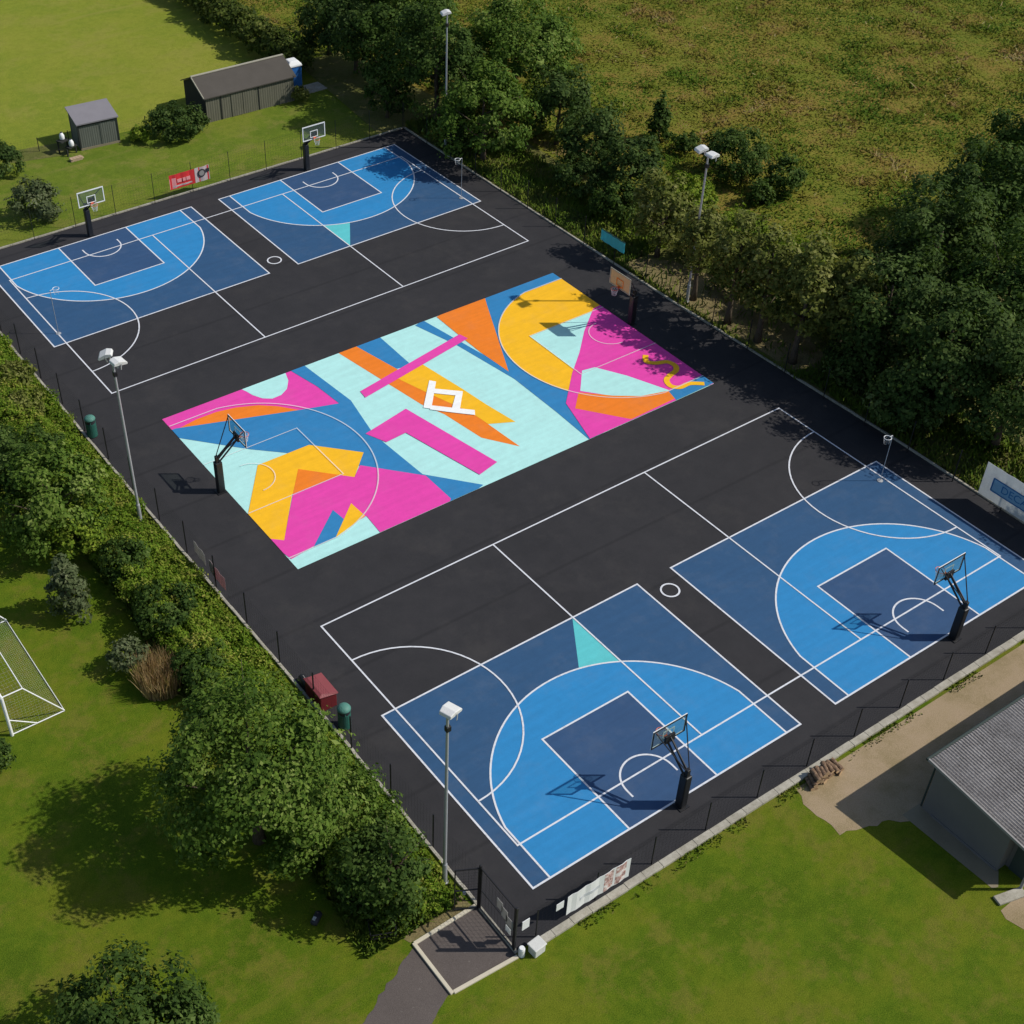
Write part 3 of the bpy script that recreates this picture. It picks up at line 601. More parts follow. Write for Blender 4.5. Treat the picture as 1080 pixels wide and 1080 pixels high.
spots = [(-8.2, -28.98, 0, None), (8.98, -28.98, 0, 'glass basketball hoop on the front right blue half court, nearest to the grey building'),
         (-8.72, 28.95, PI, 'glass basketball hoop on the back left blue half court, beside the drooping bush'),
         (8.26, 28.98, PI, 'glass basketball hoop on the back right blue half court, in front of the long hut'),
         (-14.3, .0, -PI / 2, 'glass basketball hoop at the left end of the mural court, beside the grass bank')]
for x, y, rz, lab in spots:
    o = proto if lab is None else copy_tree(proto); o.location = (x, y, .02); o.rotation_euler.z = rz
    if lab: o['label'] = lab
o = make_hoop('basketball hoop with brown wooden backboard at the right end of the mural court', True); o.location = (14.3, .1, .02); o.rotation_euler.z = PI / 2

# ---------------------------------------------------------------- floodlights
def floodlight(x, y, h, heads, label):
    r = empty('floodlight', (x, y, 0), 0, label, 'floodlight', 'floodlights round the court')
    MB().lathe((0, 0, 0), [(.16, 0), (.16, .04), (.105, .05), (.10, 1.2), (.075, 1.25), (.055, h)], 14).build('pole', 'galv', r, smooth=False)
    if len(heads) > 1: MB().box((0, 0, h - .02), (.07, 1.3, .07)).build('crossarm', 'galv', r)
    MB().box((.02, .0, h - .75), (.20, .18, .26)).build('control_box', 'black', r, bevel=.02)
    for dx, dy, aim, tilt in heads:
        mt = Matrix.Rotation(aim, 3, 'Z') @ Matrix.Rotation(tilt, 3, 'Y')
        c = Vector((dx, dy, h + .12)); b = MB()
        def V(x_, y_, z_): return tuple(c + mt @ Vector((x_, y_, z_)))
        def W8(x_, y_, z_): return tuple(c + mt @ Vector((x_ * .8, y_ * .8, z_ * .8)))
        # wedge shaped housing: deep at the back, shallow at the front lip, local +x is the throw
        prof = [(-.42, -.09), (-.40, .10), (-.10, .20), (.36, .13), (.46, .02), (.44, -.09)]
        hw = .36; n = len(prof)
        vs = [V(px_, -hw * (.86 if i in (0, 1) else 1), pz_) for i, (px_, pz_) in enumerate(prof)] + [V(px_, hw * (.86 if i in (0, 1) else 1), pz_) for i, (px_, pz_) in enumerate(prof)]
        vs = [tuple(c + (Vector(v) - c) * .8) for v in vs]
        b.add(vs, [tuple(range(n))[::-1], tuple(range(n, 2 * n))] + [(i, (i + 1) % n, n + (i + 1) % n, n + i) for i in range(n)])
        hd = b.build('lamp_head', 'housing', r, bevel=.03)
        gl = MB(); gl.add([W8(-.34, -.28, -.094), W8(.38, -.30, -.094), W8(.38, .30, -.094), W8(-.34, .28, -.094)] + [W8(-.34, -.28, -.110), W8(.38, -.30, -.110), W8(.38, .30, -.110), W8(-.34, .28, -.110)],
                          [(0, 1, 2, 3), (7, 6, 5, 4), (0, 4, 5, 1), (1, 5, 6, 2), (2, 6, 7, 3), (3, 7, 4, 0)]); gl.build('lamp_glass', 'lampglass', hd)
        for s in (-1, 1): MB().box(W8(0, s * (hw + .03), -.12), (.05, .02, .30), mat=mt).build('stirrup', 'galv', hd)
floodlight(-18.45, -26.45, 10.0, [(.1, 0, .35, math.radians(8))], 'floodlight with a single white lamp head beside the court gate')
floodlight(-18.85, .15, 10.0, [(-.1, .46, 2.6, math.radians(18)), (.1, -.42, .1, math.radians(8))], 'floodlight with two white lamp heads on the left grass bank')
floodlight(18.85, .05, 10.0, [(-.1, .48, 2.9, math.radians(12)), (-.1, -.44, PI, math.radians(-4))], 'floodlight with two lamp heads among the young trees on the right')
floodlight(18.65, 26.2, 10.0, [(-.1, 0, PI - .3, math.radians(10))], 'floodlight with a single lamp head against the dark far trees')

# netball posts
for x, y, lab in ((-15.25, 18.95, 'thin grey netball post on the left edge of the back left half court'),
                  (14.95, 19.1, 'netball post with pale ring at the back right half court, near the pale leaved tree'),
                  (15.05, -19.05, 'thin netball post with pale ring beside the front right half court, near the right kerb')):
    s = 1 if x < 0 else -1
    r = empty('netball_post', (x - s * .06, y, .02), 0, lab, 'netball post', 'netball posts')
    MB().lathe((0, 0, 0), [(.16, 0), (.16, .03), (.04, .05)], 18).build('base', 'galv', r)
    MB().lathe((0, 0, .05), [(.018, 0), (.018, 3.0)], 10).build('pole', 'galv', r)
    rm = MB().tube([(s * .38 + .19 * math.cos(a), .19 * math.sin(a), 3.05) for a in [2 * PI * i / 20 for i in range(21)]], .016, 6); rm.tube([(0, 0, 3.03), (s * .19, 0, 3.05)], .016, 6); rm.build('ring', 'white_metal', r)
    nt = MB()
    for k_ in range(10):
        pts = [(s * .38 + (.19 - .06 * j / 3) * math.cos(2 * PI * (k_ + .5 * j) / 10), (.19 - .06 * j / 3) * math.sin(2 * PI * (k_ + .5 * j) / 10), 3.04 - .12 * j) for j in range(4)]
        nt.tube(pts, .004, 3, cap=False)
    nt.build('net', 'netting', r)

# ---------------------------------------------------------------- fences
def fence(label, a, b, n, h=2.15, gap=.2, pr=.030):
    a = Vector((*a, 0)); b = Vector((*b, 0)); d = (b - a); L = d.length; u = d / L
    r = empty('mesh_fence', (a.x, a.y, 0), math.atan2(u.y, u.x), label, 'fence')
    step = L / n
    pm = None; pan = None
    for i in range(n + 1):
        if pm is None: pm = o = MB().tube([(0, 0, 0), (0, 0, h)], pr, 8).build('post', 'black', r)
        else: o = pm.copy(); COL.objects.link(o); o.parent = r
        o.location.x = i * step
        if i == n: break
        if pan is None:
            m_ = MB(); k_ = int((step - .08) / gap)
            for j in range(1, k_): m_.box((.04 + (step - .08) * j / k_, 0, h / 2 + .03), (.0035, .0035, h - .1))
            for j in range(int((h - .06) / gap) + 1): m_.box((step / 2, 0, .06 + j * gap), (step - .08, .0035, .0035))
            pan = o = m_.build('mesh_panel', 'black', r)
        else: o = pan.copy(); COL.objects.link(o); o.parent = r
        o.location.x = i * step
    return r
fence('long black mesh fence on the left side of the court, along the grass bank', (-17.86, -27.9), (-18.1, 30.5), 19, pr=.036)
fence('black mesh fence on the right side of the court, in front of the trees', (18.3, -30.4), (17.8, 30.5), 20)
fence('black mesh fence along the far baseline, in front of the sheds', (-18.0, 30.55), (17.7, 30.55), 12, 2.3, pr=.022)
fence('black mesh fence along the near baseline, above the wide concrete kerb', (-17.0, -30.45), (18.2, -30.45), 12, 1.85)
fence('low green mesh fence between the two sheds', (-.7, 41.6), (5.8, 41.0), 3, 1.2)
fence('low mesh fence left of the grey shed', (-16, 43.3), (-4.3, 42.6), 5, 1.1)
# gate: fixed corner panel, swung leaf and sign plates
r = empty('court_gate', (-18.05, -30.45, 0), PI / 2, 'tall black mesh gate at the near left court corner, its leaf open over the apron', 'gate')
GH = 2.85
for x in (0, 2.25): MB().box((x, 0, GH / 2), (.09, .09, GH)).build('gate_post', 'black', r, bevel=.01)
def gate_leaf(name, wd, parent, loc, rz):
    m_ = MB(); t_ = .045
    for z in (.12, 1.35, GH - .15): m_.box((wd / 2, 0, z), (wd, t_, t_))
    for x in (t_ / 2, wd - t_ / 2): m_.box((x, 0, GH / 2), (t_, t_, GH - .35))
    for j in range(1, int(wd / .2)): m_.box((j * .2, 0, GH / 2), (.006, .006, GH - .35))
    for j in range(1, 15): m_.box((wd / 2, 0, .1 + j * .18), (wd, .006, .006))
    o = m_.build(name, 'black', parent); o.location = loc; o.rotation_euler.z = rz; return o
gate_leaf('closed_leaf', 2.12, r, (.07, 0, 0), 0)
lf = gate_leaf('open_leaf', .95, r, (2.25, .05, 0), math.radians(62))
MB().box((.55, -.05, 1.1), (.12, .06, .16)).build('latch', 'galv', lf)
for x, z, sx, sz, mt in ((.30, 1.55, .42, .52, 'grey_vinyl'), (.62, 1.75, .36, .6, 'grey_vinyl'), (.92, 1.95, .34, .55, 'grey_vinyl'), (.35, 1.02, .3, .35, 'white_vinyl')):
    MB().box((x, .06, z), (sx, .02, sz)).build('sign_plate', mt, r)
tag(MB().box((-17.5, -30.38, 1.22), (.34, .03, .55)).build('notice_sign', 'white_sign'), 'small white notice sign on the near fence next to the gate corner', 'sign')
b = MB(); b.box((0, 0, .24), (.52, .42, .48)); b.box((.0, .01, .50), (.60, .50, .06))
o = b.build('concrete_block', 'pale_concrete', bevel=.03); o.location = (-17.35, -30.95, 0); o.rotation_euler.z = .08
tag(o, 'pale concrete block ending the near kerb at the gate corner', 'concrete block')
o = MB().lathe((0, 0, 0), [(.13, 0), (.13, .42), (.10, .50)], 14).build('bollard_stub', 'white_sign'); o.location = (-17.92, -30.75, 0)
tag(o, 'short white round stub at the foot of the gate corner post', 'bollard')

# ---------------------------------------------------------------- banners
def banner(name, label, a, b, z0, z1, mat, sub, axis_off=.0):
    """vinyl sheet tied to a fence between plan points a and b; slightly slack, 12 mm thick"""
    a = Vector(a); b = Vector(b); L = (b - a).length; ang = math.atan2(b.y - a.y, b.x - a.x)
    r = empty(name, (a.x, a.y, z0), ang, label, 'banner'); H = z1 - z0; n = 14
    def sheet(x0, x1, y0, y1, off, mt, nm, par):
        vs = []; fs = []
        for s_ in (0, 1):
            for i in range(n + 1):
                for j in (0, 1):
                    x = x0 + (x1 - x0) * i / n; z = y0 + (y1 - y0) * j
                    sag = -.008 * math.sin(PI * x / L * 3) ** 2 * (1 if z > H / 2 else .5)
                    vs.append((x, off * (1 if s_ == 0 else -1) + .02 * math.sin(9 * x), z + sag))
        N = (n + 1) * 2
        for i in range(n):
            p = i * 2; fs += [(p, p + 2, p + 3, p + 1), (N + p + 1, N + p + 3, N + p + 2, N + p), (p + 1, p + 3, N + p + 3, N + p + 1), (p, N + p, N + p + 2, p + 2)]
        fs += [(0, 1, N + 1, N), (2 * n, N + 2 * n, N + 2 * n + 1, 2 * n + 1)]
        return MB().add(vs, fs).build(nm, mt, par)
    s = sheet(0, L, 0, H, .006, mat, 'sheet', r)
    for k_, (x0, x1, y0, y1, mt, nm) in enumerate(sub): sheet(x0 * L, x1 * L, y0 * H, y1 * H, .010 + .002 * k_, mt, nm, s)
    return r, L, H
def lettering(par, s, size, x, y, z, mat, rz=0):
    me = text_mesh(s, size); me.materials.append(M[mat]); o = bpy.data.objects.new('lettering', me); COL.objects.link(o); o.parent = par
    o.location = (x, y, z); o.rotation_euler = (PI / 2, 0, rz); return o
# sign facing the court is local -y for a banner whose a->b runs to the viewer's right
r, L, H = banner('banner', 'red banner with a white right hand end on the far fence', (-1.9, 30.45), (1.22, 30.45), .72, 1.80, 'red',
    [(.0, .16, .05, .75, 'pale_red', 'faded_patch'), (.63, 1, 0, 1, 'white_vinyl', 'white_end'), (.08, .55, .12, .22, 'white_vinyl', 'strap_line')])
m = MB(); m.tube([(0, -.004, 0), (0, .004, 0)], .3, 24); o = m.build('emblem', 'dark_ink', r); o.location = (L * .80, -.045, H * .58)
m = MB(); m.tube([(0, -.004, 0), (0, .004, 0)], .2, 24); o = m.build('emblem', 'grey_vinyl', r); o.location = (L * .80, -.056, H * .58)
m = MB(); m.box((0, 0, 0), (.26, .01, .26)); o = m.build('emblem', 'dark_ink', r); o.location = (L * .95, -.045, H * .68)
for i, (x, wd) in enumerate(((.24, .34), (.36, .22), (.46, .30))):
    m = MB(); m.box((0, 0, 0), (wd, .01, .26)); m.box((0, 0, .0), (wd * .5, .012, .10)); o = m.build('lettering', 'pale_red', r); o.location = (L * x, -.045, H * .52)
banner('banner', 'plain teal banner on the right hand fence below the strip of trees', (17.95, 7.55), (17.97, 5.25), 1.2, 2.02, 'teal_vinyl', [(.0, 1, .9, 1, 'bin_lid', 'hem')])
r, L, H = banner('banner', 'large white banner with blue lettering in a blue frame on the right hand fence', (18.12, -22.9), (18.16, -28.6), .45, 2.5, 'white_vinyl', [])
MB().box((L * .53, -.042, H * .49), (L * .84, .010, H * .38)).build('panel_mark', 'pale_blue', r)
m = MB()
for z in (.30, .68): m.box((L * .53, -.05, H * z), (L * .84, .010, .07))
for x in (.11, .95): m.box((L * x, -.05, H * .49), (.07, .010, H * .38))
m.build('frame_mark', 'blue_ink', r)
lettering(r, 'DECATHLON', .62, L * .53, -.055, H * .49, 'blue_ink')
r, L, H = banner('banner', 'low white banner with a brown blotched end on the near fence by the gate', (-15.6, -30.52), (-12.45, -30.52), .35, 1.55, 'white_sign',
    [(.58, .97, .03, .97, 'picture', 'picture'), (.20, .52, .40, .56, 'faint_print', 'strap_line')])
tag(MB().box((-15.95, -30.50, 1.25), (.36, .02, .42)).build('notice_sign', 'white_sign'), 'small grey notice sign left of the low white banner', 'sign')
banner('banner', 'grey banner piece on the left fence, farther from the camera than the pink one', (-17.86, -4.1), (-17.88, -5.35), .65, 1.35, 'grey_vinyl', [])
banner('banner', 'faded pink banner piece on the left fence above the bank', (-17.88, -5.75), (-17.9, -7.35), .55, 1.35, 'pink_vinyl', [(.0, .3, .0, 1, 'grey_vinyl', 'faded_patch')])

# ---------------------------------------------------------------- bins and boxes
def litter_bin(x, y, h, label):
    r = empty('litter_bin', (x, y, .02), .4, label, 'litter bin', 'litter bins on the left side')
    MB().lathe((0, 0, 0), [(.24, 0), (.29, .05), (.29, h * .66), (.285, h * .68)], 20).build('body', 'bin_green', r)
    MB().lathe((0, 0, h * .68), [(.27, 0), (.27, h * .16)], 20).build('opening', 'dark_ink', r)
    MB().lathe((0, 0, h * .84), [(.31, 0), (.31, .05), (.26, h * .10), (.14, h * .15), (.03, h * .165)], 20).build('lid', 'bin_lid', r, smooth=True)
    for k_ in range(4):
        a = PI / 4 + k_ * PI / 2; MB().box((.265 * math.cos(a), .265 * math.sin(a), h * .76), (.04, .04, h * .18)).build('lid_support', 'bin_green', r)
litter_bin(-17.85, 8.3, 1.35, 'round green litter bin beyond the double floodlight on the left')
litter_bin(-17.45, -17.4, 1.35, 'round green litter bin with domed lid beside the red storage bin')
r = empty('storage_bin', (-17.5, -15.5, .02), PI / 2, 'dark red storage bin with a sloping lid beside the left fence', 'storage bin')
def wedge(m_, wd, y0, y1, z0, zl, zr): return m_.add([(-wd, y0, z0), (wd, y0, z0), (wd, y1, z0), (-wd, y1, z0), (-wd, y0, zl), (wd, y0, zl), (wd, y1, zr), (-wd, y1, zr)], [(3, 2, 1, 0), (4, 5, 6, 7), (0, 1, 5, 4), (1, 2, 6, 5), (2, 3, 7, 6), (3, 0, 4, 7)])
wedge(MB(), .68, -.42, .42, 0, .78, .98).build('body', 'grit_red', r, bevel=.04)
m = MB(); m.add([(-.73, -.48, .79), (.73, -.48, .79), (.73, .47, .99), (-.73, .47, .99), (-.73, -.48, .86), (.73, -.48, .86), (.60, .30, 1.10), (-.60, .30, 1.10), (.73, .47, 1.05), (-.73, .47, 1.05)],
    [(3, 2, 1, 0), (4, 5, 6, 7), (7, 6, 8, 9), (0, 1, 5, 4), (1, 2, 8, 6, 5), (2, 3, 9, 8), (3, 0, 4, 7, 9)])
ld = m.build('lid', 'grit_lid', r, bevel=.02)
for x in (-.35, .35): MB().box((x, -.49, .80), (.12, .05, .05)).build('hinge', 'black', ld)
for x in (-.5, .5): MB().box((x, 0, .0), (.12, .7, .06)).build('skid', 'black', r)
r = empty('holdall', (-17.65, -14.35, .02), 1.5, 'black sports holdall lying behind the red storage bin', 'bag')
m = MB(); m.tube([(-.42, 0, .20), (-.36, 0, .21), (0, 0, .23), (.36, 0, .21), (.42, 0, .20)], [.12, .19, .22, .19, .12], 12); m.build('body', 'black', r, smooth=True)
MB().tube([(-.2, .0, .42), (-.14, .02, .55), (.14, .02, .55), (.2, 0, .42)], .02, 6).build('handle', 'grey_vinyl', r)
MB().box((-.405, 0, .22), (.03, .16, .16)).build('end_patch', 'white_vinyl', r)
# things on the lawn by the small tree
r = empty('kit_bag', (-23.55, -25.1, 0), .6, 'small dark bag with a pale tag on the lawn left of the small rounded tree', 'bag')
m = MB(); m.tube([(-.3, 0, .15), (-.25, 0, .17), (.25, 0, .17), (.3, 0, .15)], [.08, .15, .15, .08], 10); m.build('body', 'dark_ink', r, smooth=True)
MB().box((-.12, .02, .325), (.16, .12, .03)).build('tag', 'white_vinyl', r)
r = empty('sports_crate', (-21.75, -27.0, 0), -.4, 'low dark wire crate on the lawn below the small rounded tree', 'crate')
m = MB()
for z in (.03, .28, .52):
    for s in (-1, 1): m.box((0, s * .36, z), (1.0, .03, .03)); m.box((s * .5, 0, z), (.03, .75, .03))
for i in range(9):
    for s in (-1, 1): m.box((-.5 + i * .125, s * .36, .28), (.018, .018, .5))
for i in range(7):
    for s in (-1, 1): m.box((s * .5, -.36 + i * .12, .28), (.018, .018, .5))
m.build('wire_frame', 'black', r); MB().box((0, 0, .04), (.95, .68, .03)).build('base', 'dark_ink', r)
# ---------------------------------------------------------------- football goal
r = empty('football_goal', (-29.72, -9.62, 0), 0, 'white football goal with net at the left edge of the lawn', 'football goal')
W_, D_, H_ = 6.85, 2.45, 2.44; ty = .95
pm = MB().tube([(0, 0, 0), (0, 0, H_)], .075, 12).build('goal_post', 'white_metal', r); o = pm.copy(); COL.objects.link(o); o.parent = r; o.location.y = W_
MB().tube([(0, -.06, H_), (0, W_ + .06, H_)], .06, 12).build('crossbar', 'white_metal', r)
MB().tube([(D_, 0, .05), (D_, W_, .05)], .018, 8).build('back_bar', 'white_metal', r)
MB().tube([(ty, 0, H_), (ty, W_, H_)], .025, 8).build('top_bar', 'white_metal', r)
for y in (0, W_):
    MB().tube([(0, y, .05), (D_, y, .05)], .028, 8).build('side_bar', 'white_metal', r)
    MB().tube([(0, y, H_), (ty, y, H_)], .03, 8).build('depth_bar', 'white_metal', r)
    MB().tube([(ty, y, H_), (D_, y, .08)], .03, 8).build('stay', 'white_metal', r)
    MB().tube([(0, y, 1.0), (1.15, y, .08)], .025, 8).build('brace', 'white_metal', r)
nt = MB(); s_ = .22; th = .0016
for i in range(int(W_ / s_) + 1):
    y = i * s_; nt.tube([(0, y, H_), (ty, y, H_ - .01), (D_, y, .06)], th, 3, cap=False)
sl_ = Vector((D_ - ty, 0, .06 - H_)); nn = int(sl_.length / s_)
for i in range(nn + 1):
    p = Vector((ty, 0, H_)) + sl_ * (i / nn); nt.tube([(p.x, 0, p.z), (p.x, W_, p.z)], th, 3, cap=False)
for i in range(1, 6): nt.tube([(ty * i / 6, 0, H_), (ty * i / 6, W_, H_)], th, 3, cap=False)
for y in (.0, W_):
    for i in range(1, 15):
        x = D_ * i / 15; zt = H_ if x < ty else H_ + (x - ty) / (D_ - ty) * (.06 - H_); nt.tube([(x, y, .06), (x, y, zt)], th, 3, cap=False)
        z = H_ * i / 15; xt = ty + (H_ - z) / (H_ - .06) * (D_ - ty); nt.tube([(0, y, z), (min(xt, D_), y, z)], th, 3, cap=False)
nt.build('net', 'netting', r)

# ---------------------------------------------------------------- sheds, hut, cabin
r = empty('small_shed', (-4.0, 41.1, 0), -.10, 'small grey shed with a single sloping roof, beyond the far fence', 'shed')
wedge(MB(), 1.5, 0, 2.2, 0, 2.0, 2.35).build('wall', 'shed_boards', r).location = (1.5, 0, 0)
m = MB(); m.add([(-.12, -.15, 2.00), (3.12, -.15, 2.00), (3.12, 2.35, 2.42), (-.12, 2.35, 2.42), (-.12, -.15, 2.09), (3.12, -.15, 2.09), (3.12, 2.35, 2.51), (-.12, 2.35, 2.51)], [(3, 2, 1, 0), (4, 5, 6, 7), (0, 1, 5, 4), (1, 2, 6, 5), (2, 3, 7, 6), (3, 0, 4, 7)]); m.build('roof', 'felt', r)
MB().box((1.5, -.04, 1.93), (3.04, .04, .13)).build('fascia', 'dark_gable', r)
MB().box((2.1, -.02, .95), (.9, .03, 1.8)).build('door', 'shed_boards', r)
for x in (.02, 2.98): MB().box((x, -.02, .98), (.09, .05, 1.9)).build('corner_board', 'dark_gable', r)
MB().box((1.5, -.04, .08), (3.0, .04, .16)).build('skirting', 'dark_paving', r)
r = empty('long_hut', (5.95, 39.95, 0), -.035, 'long dark hut with a pitched brown roof beyond the far fence', 'hut')
LH = 7.6; DH = 3.9
m = MB(); m.add([(0, 0, 0), (LH, 0, 0), (LH, DH, 0), (0, DH, 0), (0, 0, 2.0), (LH, 0, 2.0), (LH, DH, 2.0), (0, DH, 2.0), (0, DH / 2, 2.92), (LH, DH / 2, 2.92)],
    [(3, 2, 1, 0), (0, 1, 5, 4), (2, 3, 7, 6), (1, 2, 6, 9, 5), (3, 0, 4, 8, 7)], 0); m.mi = [0, 0, 0, 0, 1]; m.build('wall', ['hut_boards', 'dark_gable'], r)
m = MB(); ov = .16; ex = .18; k_ = .92 / (DH / 2)
for s in (0, 1):
    ya, yb = (-ov, DH / 2) if s == 0 else (DH + ov, DH / 2); za = 2.0 - ov * k_
    vs = [(-ex, ya, za + .02), (LH + ex, ya, za + .02), (LH + ex, yb, 2.94), (-ex, yb, 2.94), (-ex, ya, za + .10), (LH + ex, ya, za + .10), (LH + ex, yb, 3.02), (-ex, yb, 3.02)]
    m.add(vs, [(3, 2, 1, 0), (4, 5, 6, 7), (0, 1, 5, 4), (1, 2, 6, 5), (3, 0, 4, 7)] if s == 0 else [(0, 1, 2, 3), (7, 6, 5, 4), (4, 5, 1, 0), (5, 6, 2, 1), (7, 4, 0, 3)])
m.build('roof', 'brown_felt', r)
MB().box((LH / 2, DH / 2, 3.035), (LH + .36, .22, .05)).build('ridge_capping', 'ridge', r)
m = MB(); q = math.atan(k_)
m.box((-ex, DH / 4 - ov / 2, 2.50), (.06, DH / 2 / math.cos(q) + .1, .12), mat=Matrix.Rotation(q, 3, 'X')); m.build('bargeboard', 'ridge', r)
for x in (1.25, 4.5): MB().box((x, -.02, .95), (.08, .04, 1.9)).build('cover_strip', 'dark_gable', r)
for x in (2.6, 3.6): MB().box((x, -.025, .95), (.95, .04, 1.85)).build('door', 'hut_boards', r)
r = empty('portable_toilet', (14.45, 41.4, 0), -.05, 'blue portable toilet with a white domed roof at the end of the long hut', 'portable toilet')
MB().box((0, 0, 1.08), (1.1, 1.1, 2.1)).build('cabin', 'blue_plastic', r, bevel=.05)
m = MB(); m.add([(-.6, -.6, 2.1), (.6, -.6, 2.1), (.6, .6, 2.1), (-.6, .6, 2.1), (-.62, -.6, 2.25), (.62, -.6, 2.25), (.62, .6, 2.25), (-.62, .6, 2.25), (-.35, -.36, 2.55), (.35, -.36, 2.55), (.35, .36, 2.55), (-.35, .36, 2.55)],
    [(3, 2, 1, 0), (0, 1, 5, 4), (1, 2, 6, 5), (2, 3, 7, 6), (3, 0, 4, 7), (4, 5, 9, 8), (5, 6, 10, 9), (6, 7, 11, 10), (7, 4, 8, 11), (8, 9, 10, 11)]); m.build('roof', 'white_sign', r, bevel=.06)
MB().box((0, -.56, 1.0), (.72, .03, 1.8)).build('door', 'blue_plastic', r)
o = MB().box((15.9, 40.9, .03), (1.9, 1.5, .06)).build('paving_slab', 'concrete'); struct(o, 'grey paved patch beside the portable toilet', 'paving')
MB_ = MB().poly([(-9.5, 42.2), (-5.0, 41.0), (-4.4, 43.2), (-8.8, 44.0)], .012).build('hardstanding', 'verge'); struct(MB_, 'worn grey green ground left of the small shed', 'ground')
for x, y, z, lab in ((-5.15, 41.55, 1.05, 'upper white container stacked beside the small shed'), (-4.72, 41.0, .62, 'lower white container beside the small shed')):
    r = empty('water_container', (x, y, z), .4, lab, 'container', 'white containers beside the small shed')
    MB().lathe((0, 0, 0), [(.17, 0), (.19, .05), (.19, .28), (.15, .36), (.08, .5)], 16).build('body', 'white_sign', r, smooth=True)
    MB().lathe((0, 0, .5), [(.07, 0), (.07, .06)], 12).build('cap', 'dark_ink', r)
r = empty('pallet_stand', (-4.95, 41.25, 0), .35, 'dark timber stand holding the white containers', 'stand')
MB().box((-.15, .30, .98), (.7, .6, .08)).build('upper_shelf', 'dark_gable', r); MB().box((.15, -.22, .56), (.8, .5, .08)).build('lower_shelf', 'dark_gable', r)
for x in (-.42, .42):
    for y, h_ in ((.52, .95), (-.38, .54)): MB().box((x, y, h_ / 2), (.09, .09, h_)).build('leg', 'dark_gable', r)
m = MB(); rr = random.Random(3)
for i in range(3):
    for j in range(4): m.box((j * .23 - .35 + (i % 2) * .1, 0, .04 + i * .075), (.215, .38, .07), rr.uniform(-.05, .05))
o = m.build('brick_pile', 'brick', bevel=.008); o.location = (-4.95, 39.9, 0); tag(o, 'low pile of bricks on the grass in front of the small shed', 'bricks')

# grey building on the right
r = empty('grey_building', (0, -34.72, 0), 0, 'dark grey building with a corrugated roof at the right edge', 'building')
BX = 15.0; BY = -3.75; zt = lambda y: 2.92 + .108 * y
def sheetwall(m_, x0, x1, y0, y1, mi=0):
    return m_.add([(x0, y0, 0), (x1, y0, 0), (x1, y1, 0), (x0, y1, 0), (x0, y0, zt(y0)), (x1, y0, zt(y0)), (x1, y1, zt(y1)), (x0, y1, zt(y1))], [(3, 2, 1, 0), (4, 5, 6, 7), (0, 1, 5, 4), (1, 2, 6, 5), (2, 3, 7, 6), (3, 0, 4, 7)], mi)
sheetwall(MB(), 0, BX, BY, 0).build('wall', 'render', r)
sheetwall(MB(), .55, BX, BY - 1.15, BY - .003).build('recessed_wall', 'render', r)
dr = MB().box((.525, BY - .6, .98), (.04, .82, 1.95)).build('door', 'door', r); MB().box((.49, BY - .9, 1.0), (.03, .04, .14)).build('handle', 'galv', dr)
MB().box((.08, BY - 1.08, 1.2), (.10, .10, 2.3)).build('porch_post', 'grey_trim', r)
MB().box((-.02, BY / 2 - .2, .06), (.05, -BY - .5, .12)).build('plinth', 'render', r)
m = MB(); nx = 430; x0, x1, y0, y1 = -.26, BX + .3, .30, -5.1
vs = []; 
for i in range(nx + 1):
    x = x0 + (x1 - x0) * i / nx; z = .027 * math.cos(2 * PI * (x - x0) / .146)
    for y in (y0, y1): vs += [(x, y, zt(y) + .05 + z), (x, y, zt(y) + .035 + z)]
fs = []
for i in range(nx):
    a = i * 4; b_ = a + 4; fs += [(a, a + 2, b_ + 2, b_), (a + 1, b_ + 1, b_ + 3, a + 3), (a, b_, b_ + 1, a + 1), (a + 2, a + 3, b_ + 3, b_ + 2)]
fs += [(0, 1, 3, 2), (nx * 4, nx * 4 + 2, nx * 4 + 3, nx * 4 + 1)]
rf = m.add(vs, fs).build('roof', 'corrugated', r)
m = MB()
for yy in (-1.25, -2.6, -3.95):
    vs = []
    for i in range(nx + 1):
        x = x0 + (x1 - x0) * i / nx; z = .027 * math.cos(2 * PI * (x - x0) / .146) + .062
        vs += [(x, yy + .03, zt(yy + .03) + z), (x, yy - .02, zt(yy - .02) + z), (x, yy - .025, zt(yy) + z - .02)]
    m.add(vs, [f for i in range(nx) for f in ((i * 3, i * 3 + 1, i * 3 + 4, i * 3 + 3), (i * 3 + 1, i * 3 + 2, i * 3 + 5, i * 3 + 4))])
m.build('sheet_overlap', 'corrugated', rf)
q = math.atan(.108)
m = MB(); m.box((x0 - .02, (y0 + y1) / 2, zt((y0 + y1) / 2) + .06), (.07, abs(y1 - y0) / math.cos(q) + .04, .13), mat=Matrix.Rotation(q, 3, 'X')); m.build('bargeboard', 'grey_trim', rf)
m = MB(); m.tube([(x0, y0 + .09, zt(y0) - .02), (x1, y0 + .09, zt(y0) - .02)], .065, 8); m.build('gutter', 'door', rf)
MB().tube([(.05, .1, 2.85), (.05, .1, .05)], .04, 8).build('downpipe', 'door', r)
o = MB().box((-.55, -39.55, .06), (1.3, .42, .12), -.25).build('door_step', 'concrete', bevel=.02); tag(o, 'pale concrete step at the near end of the grey building', 'step')

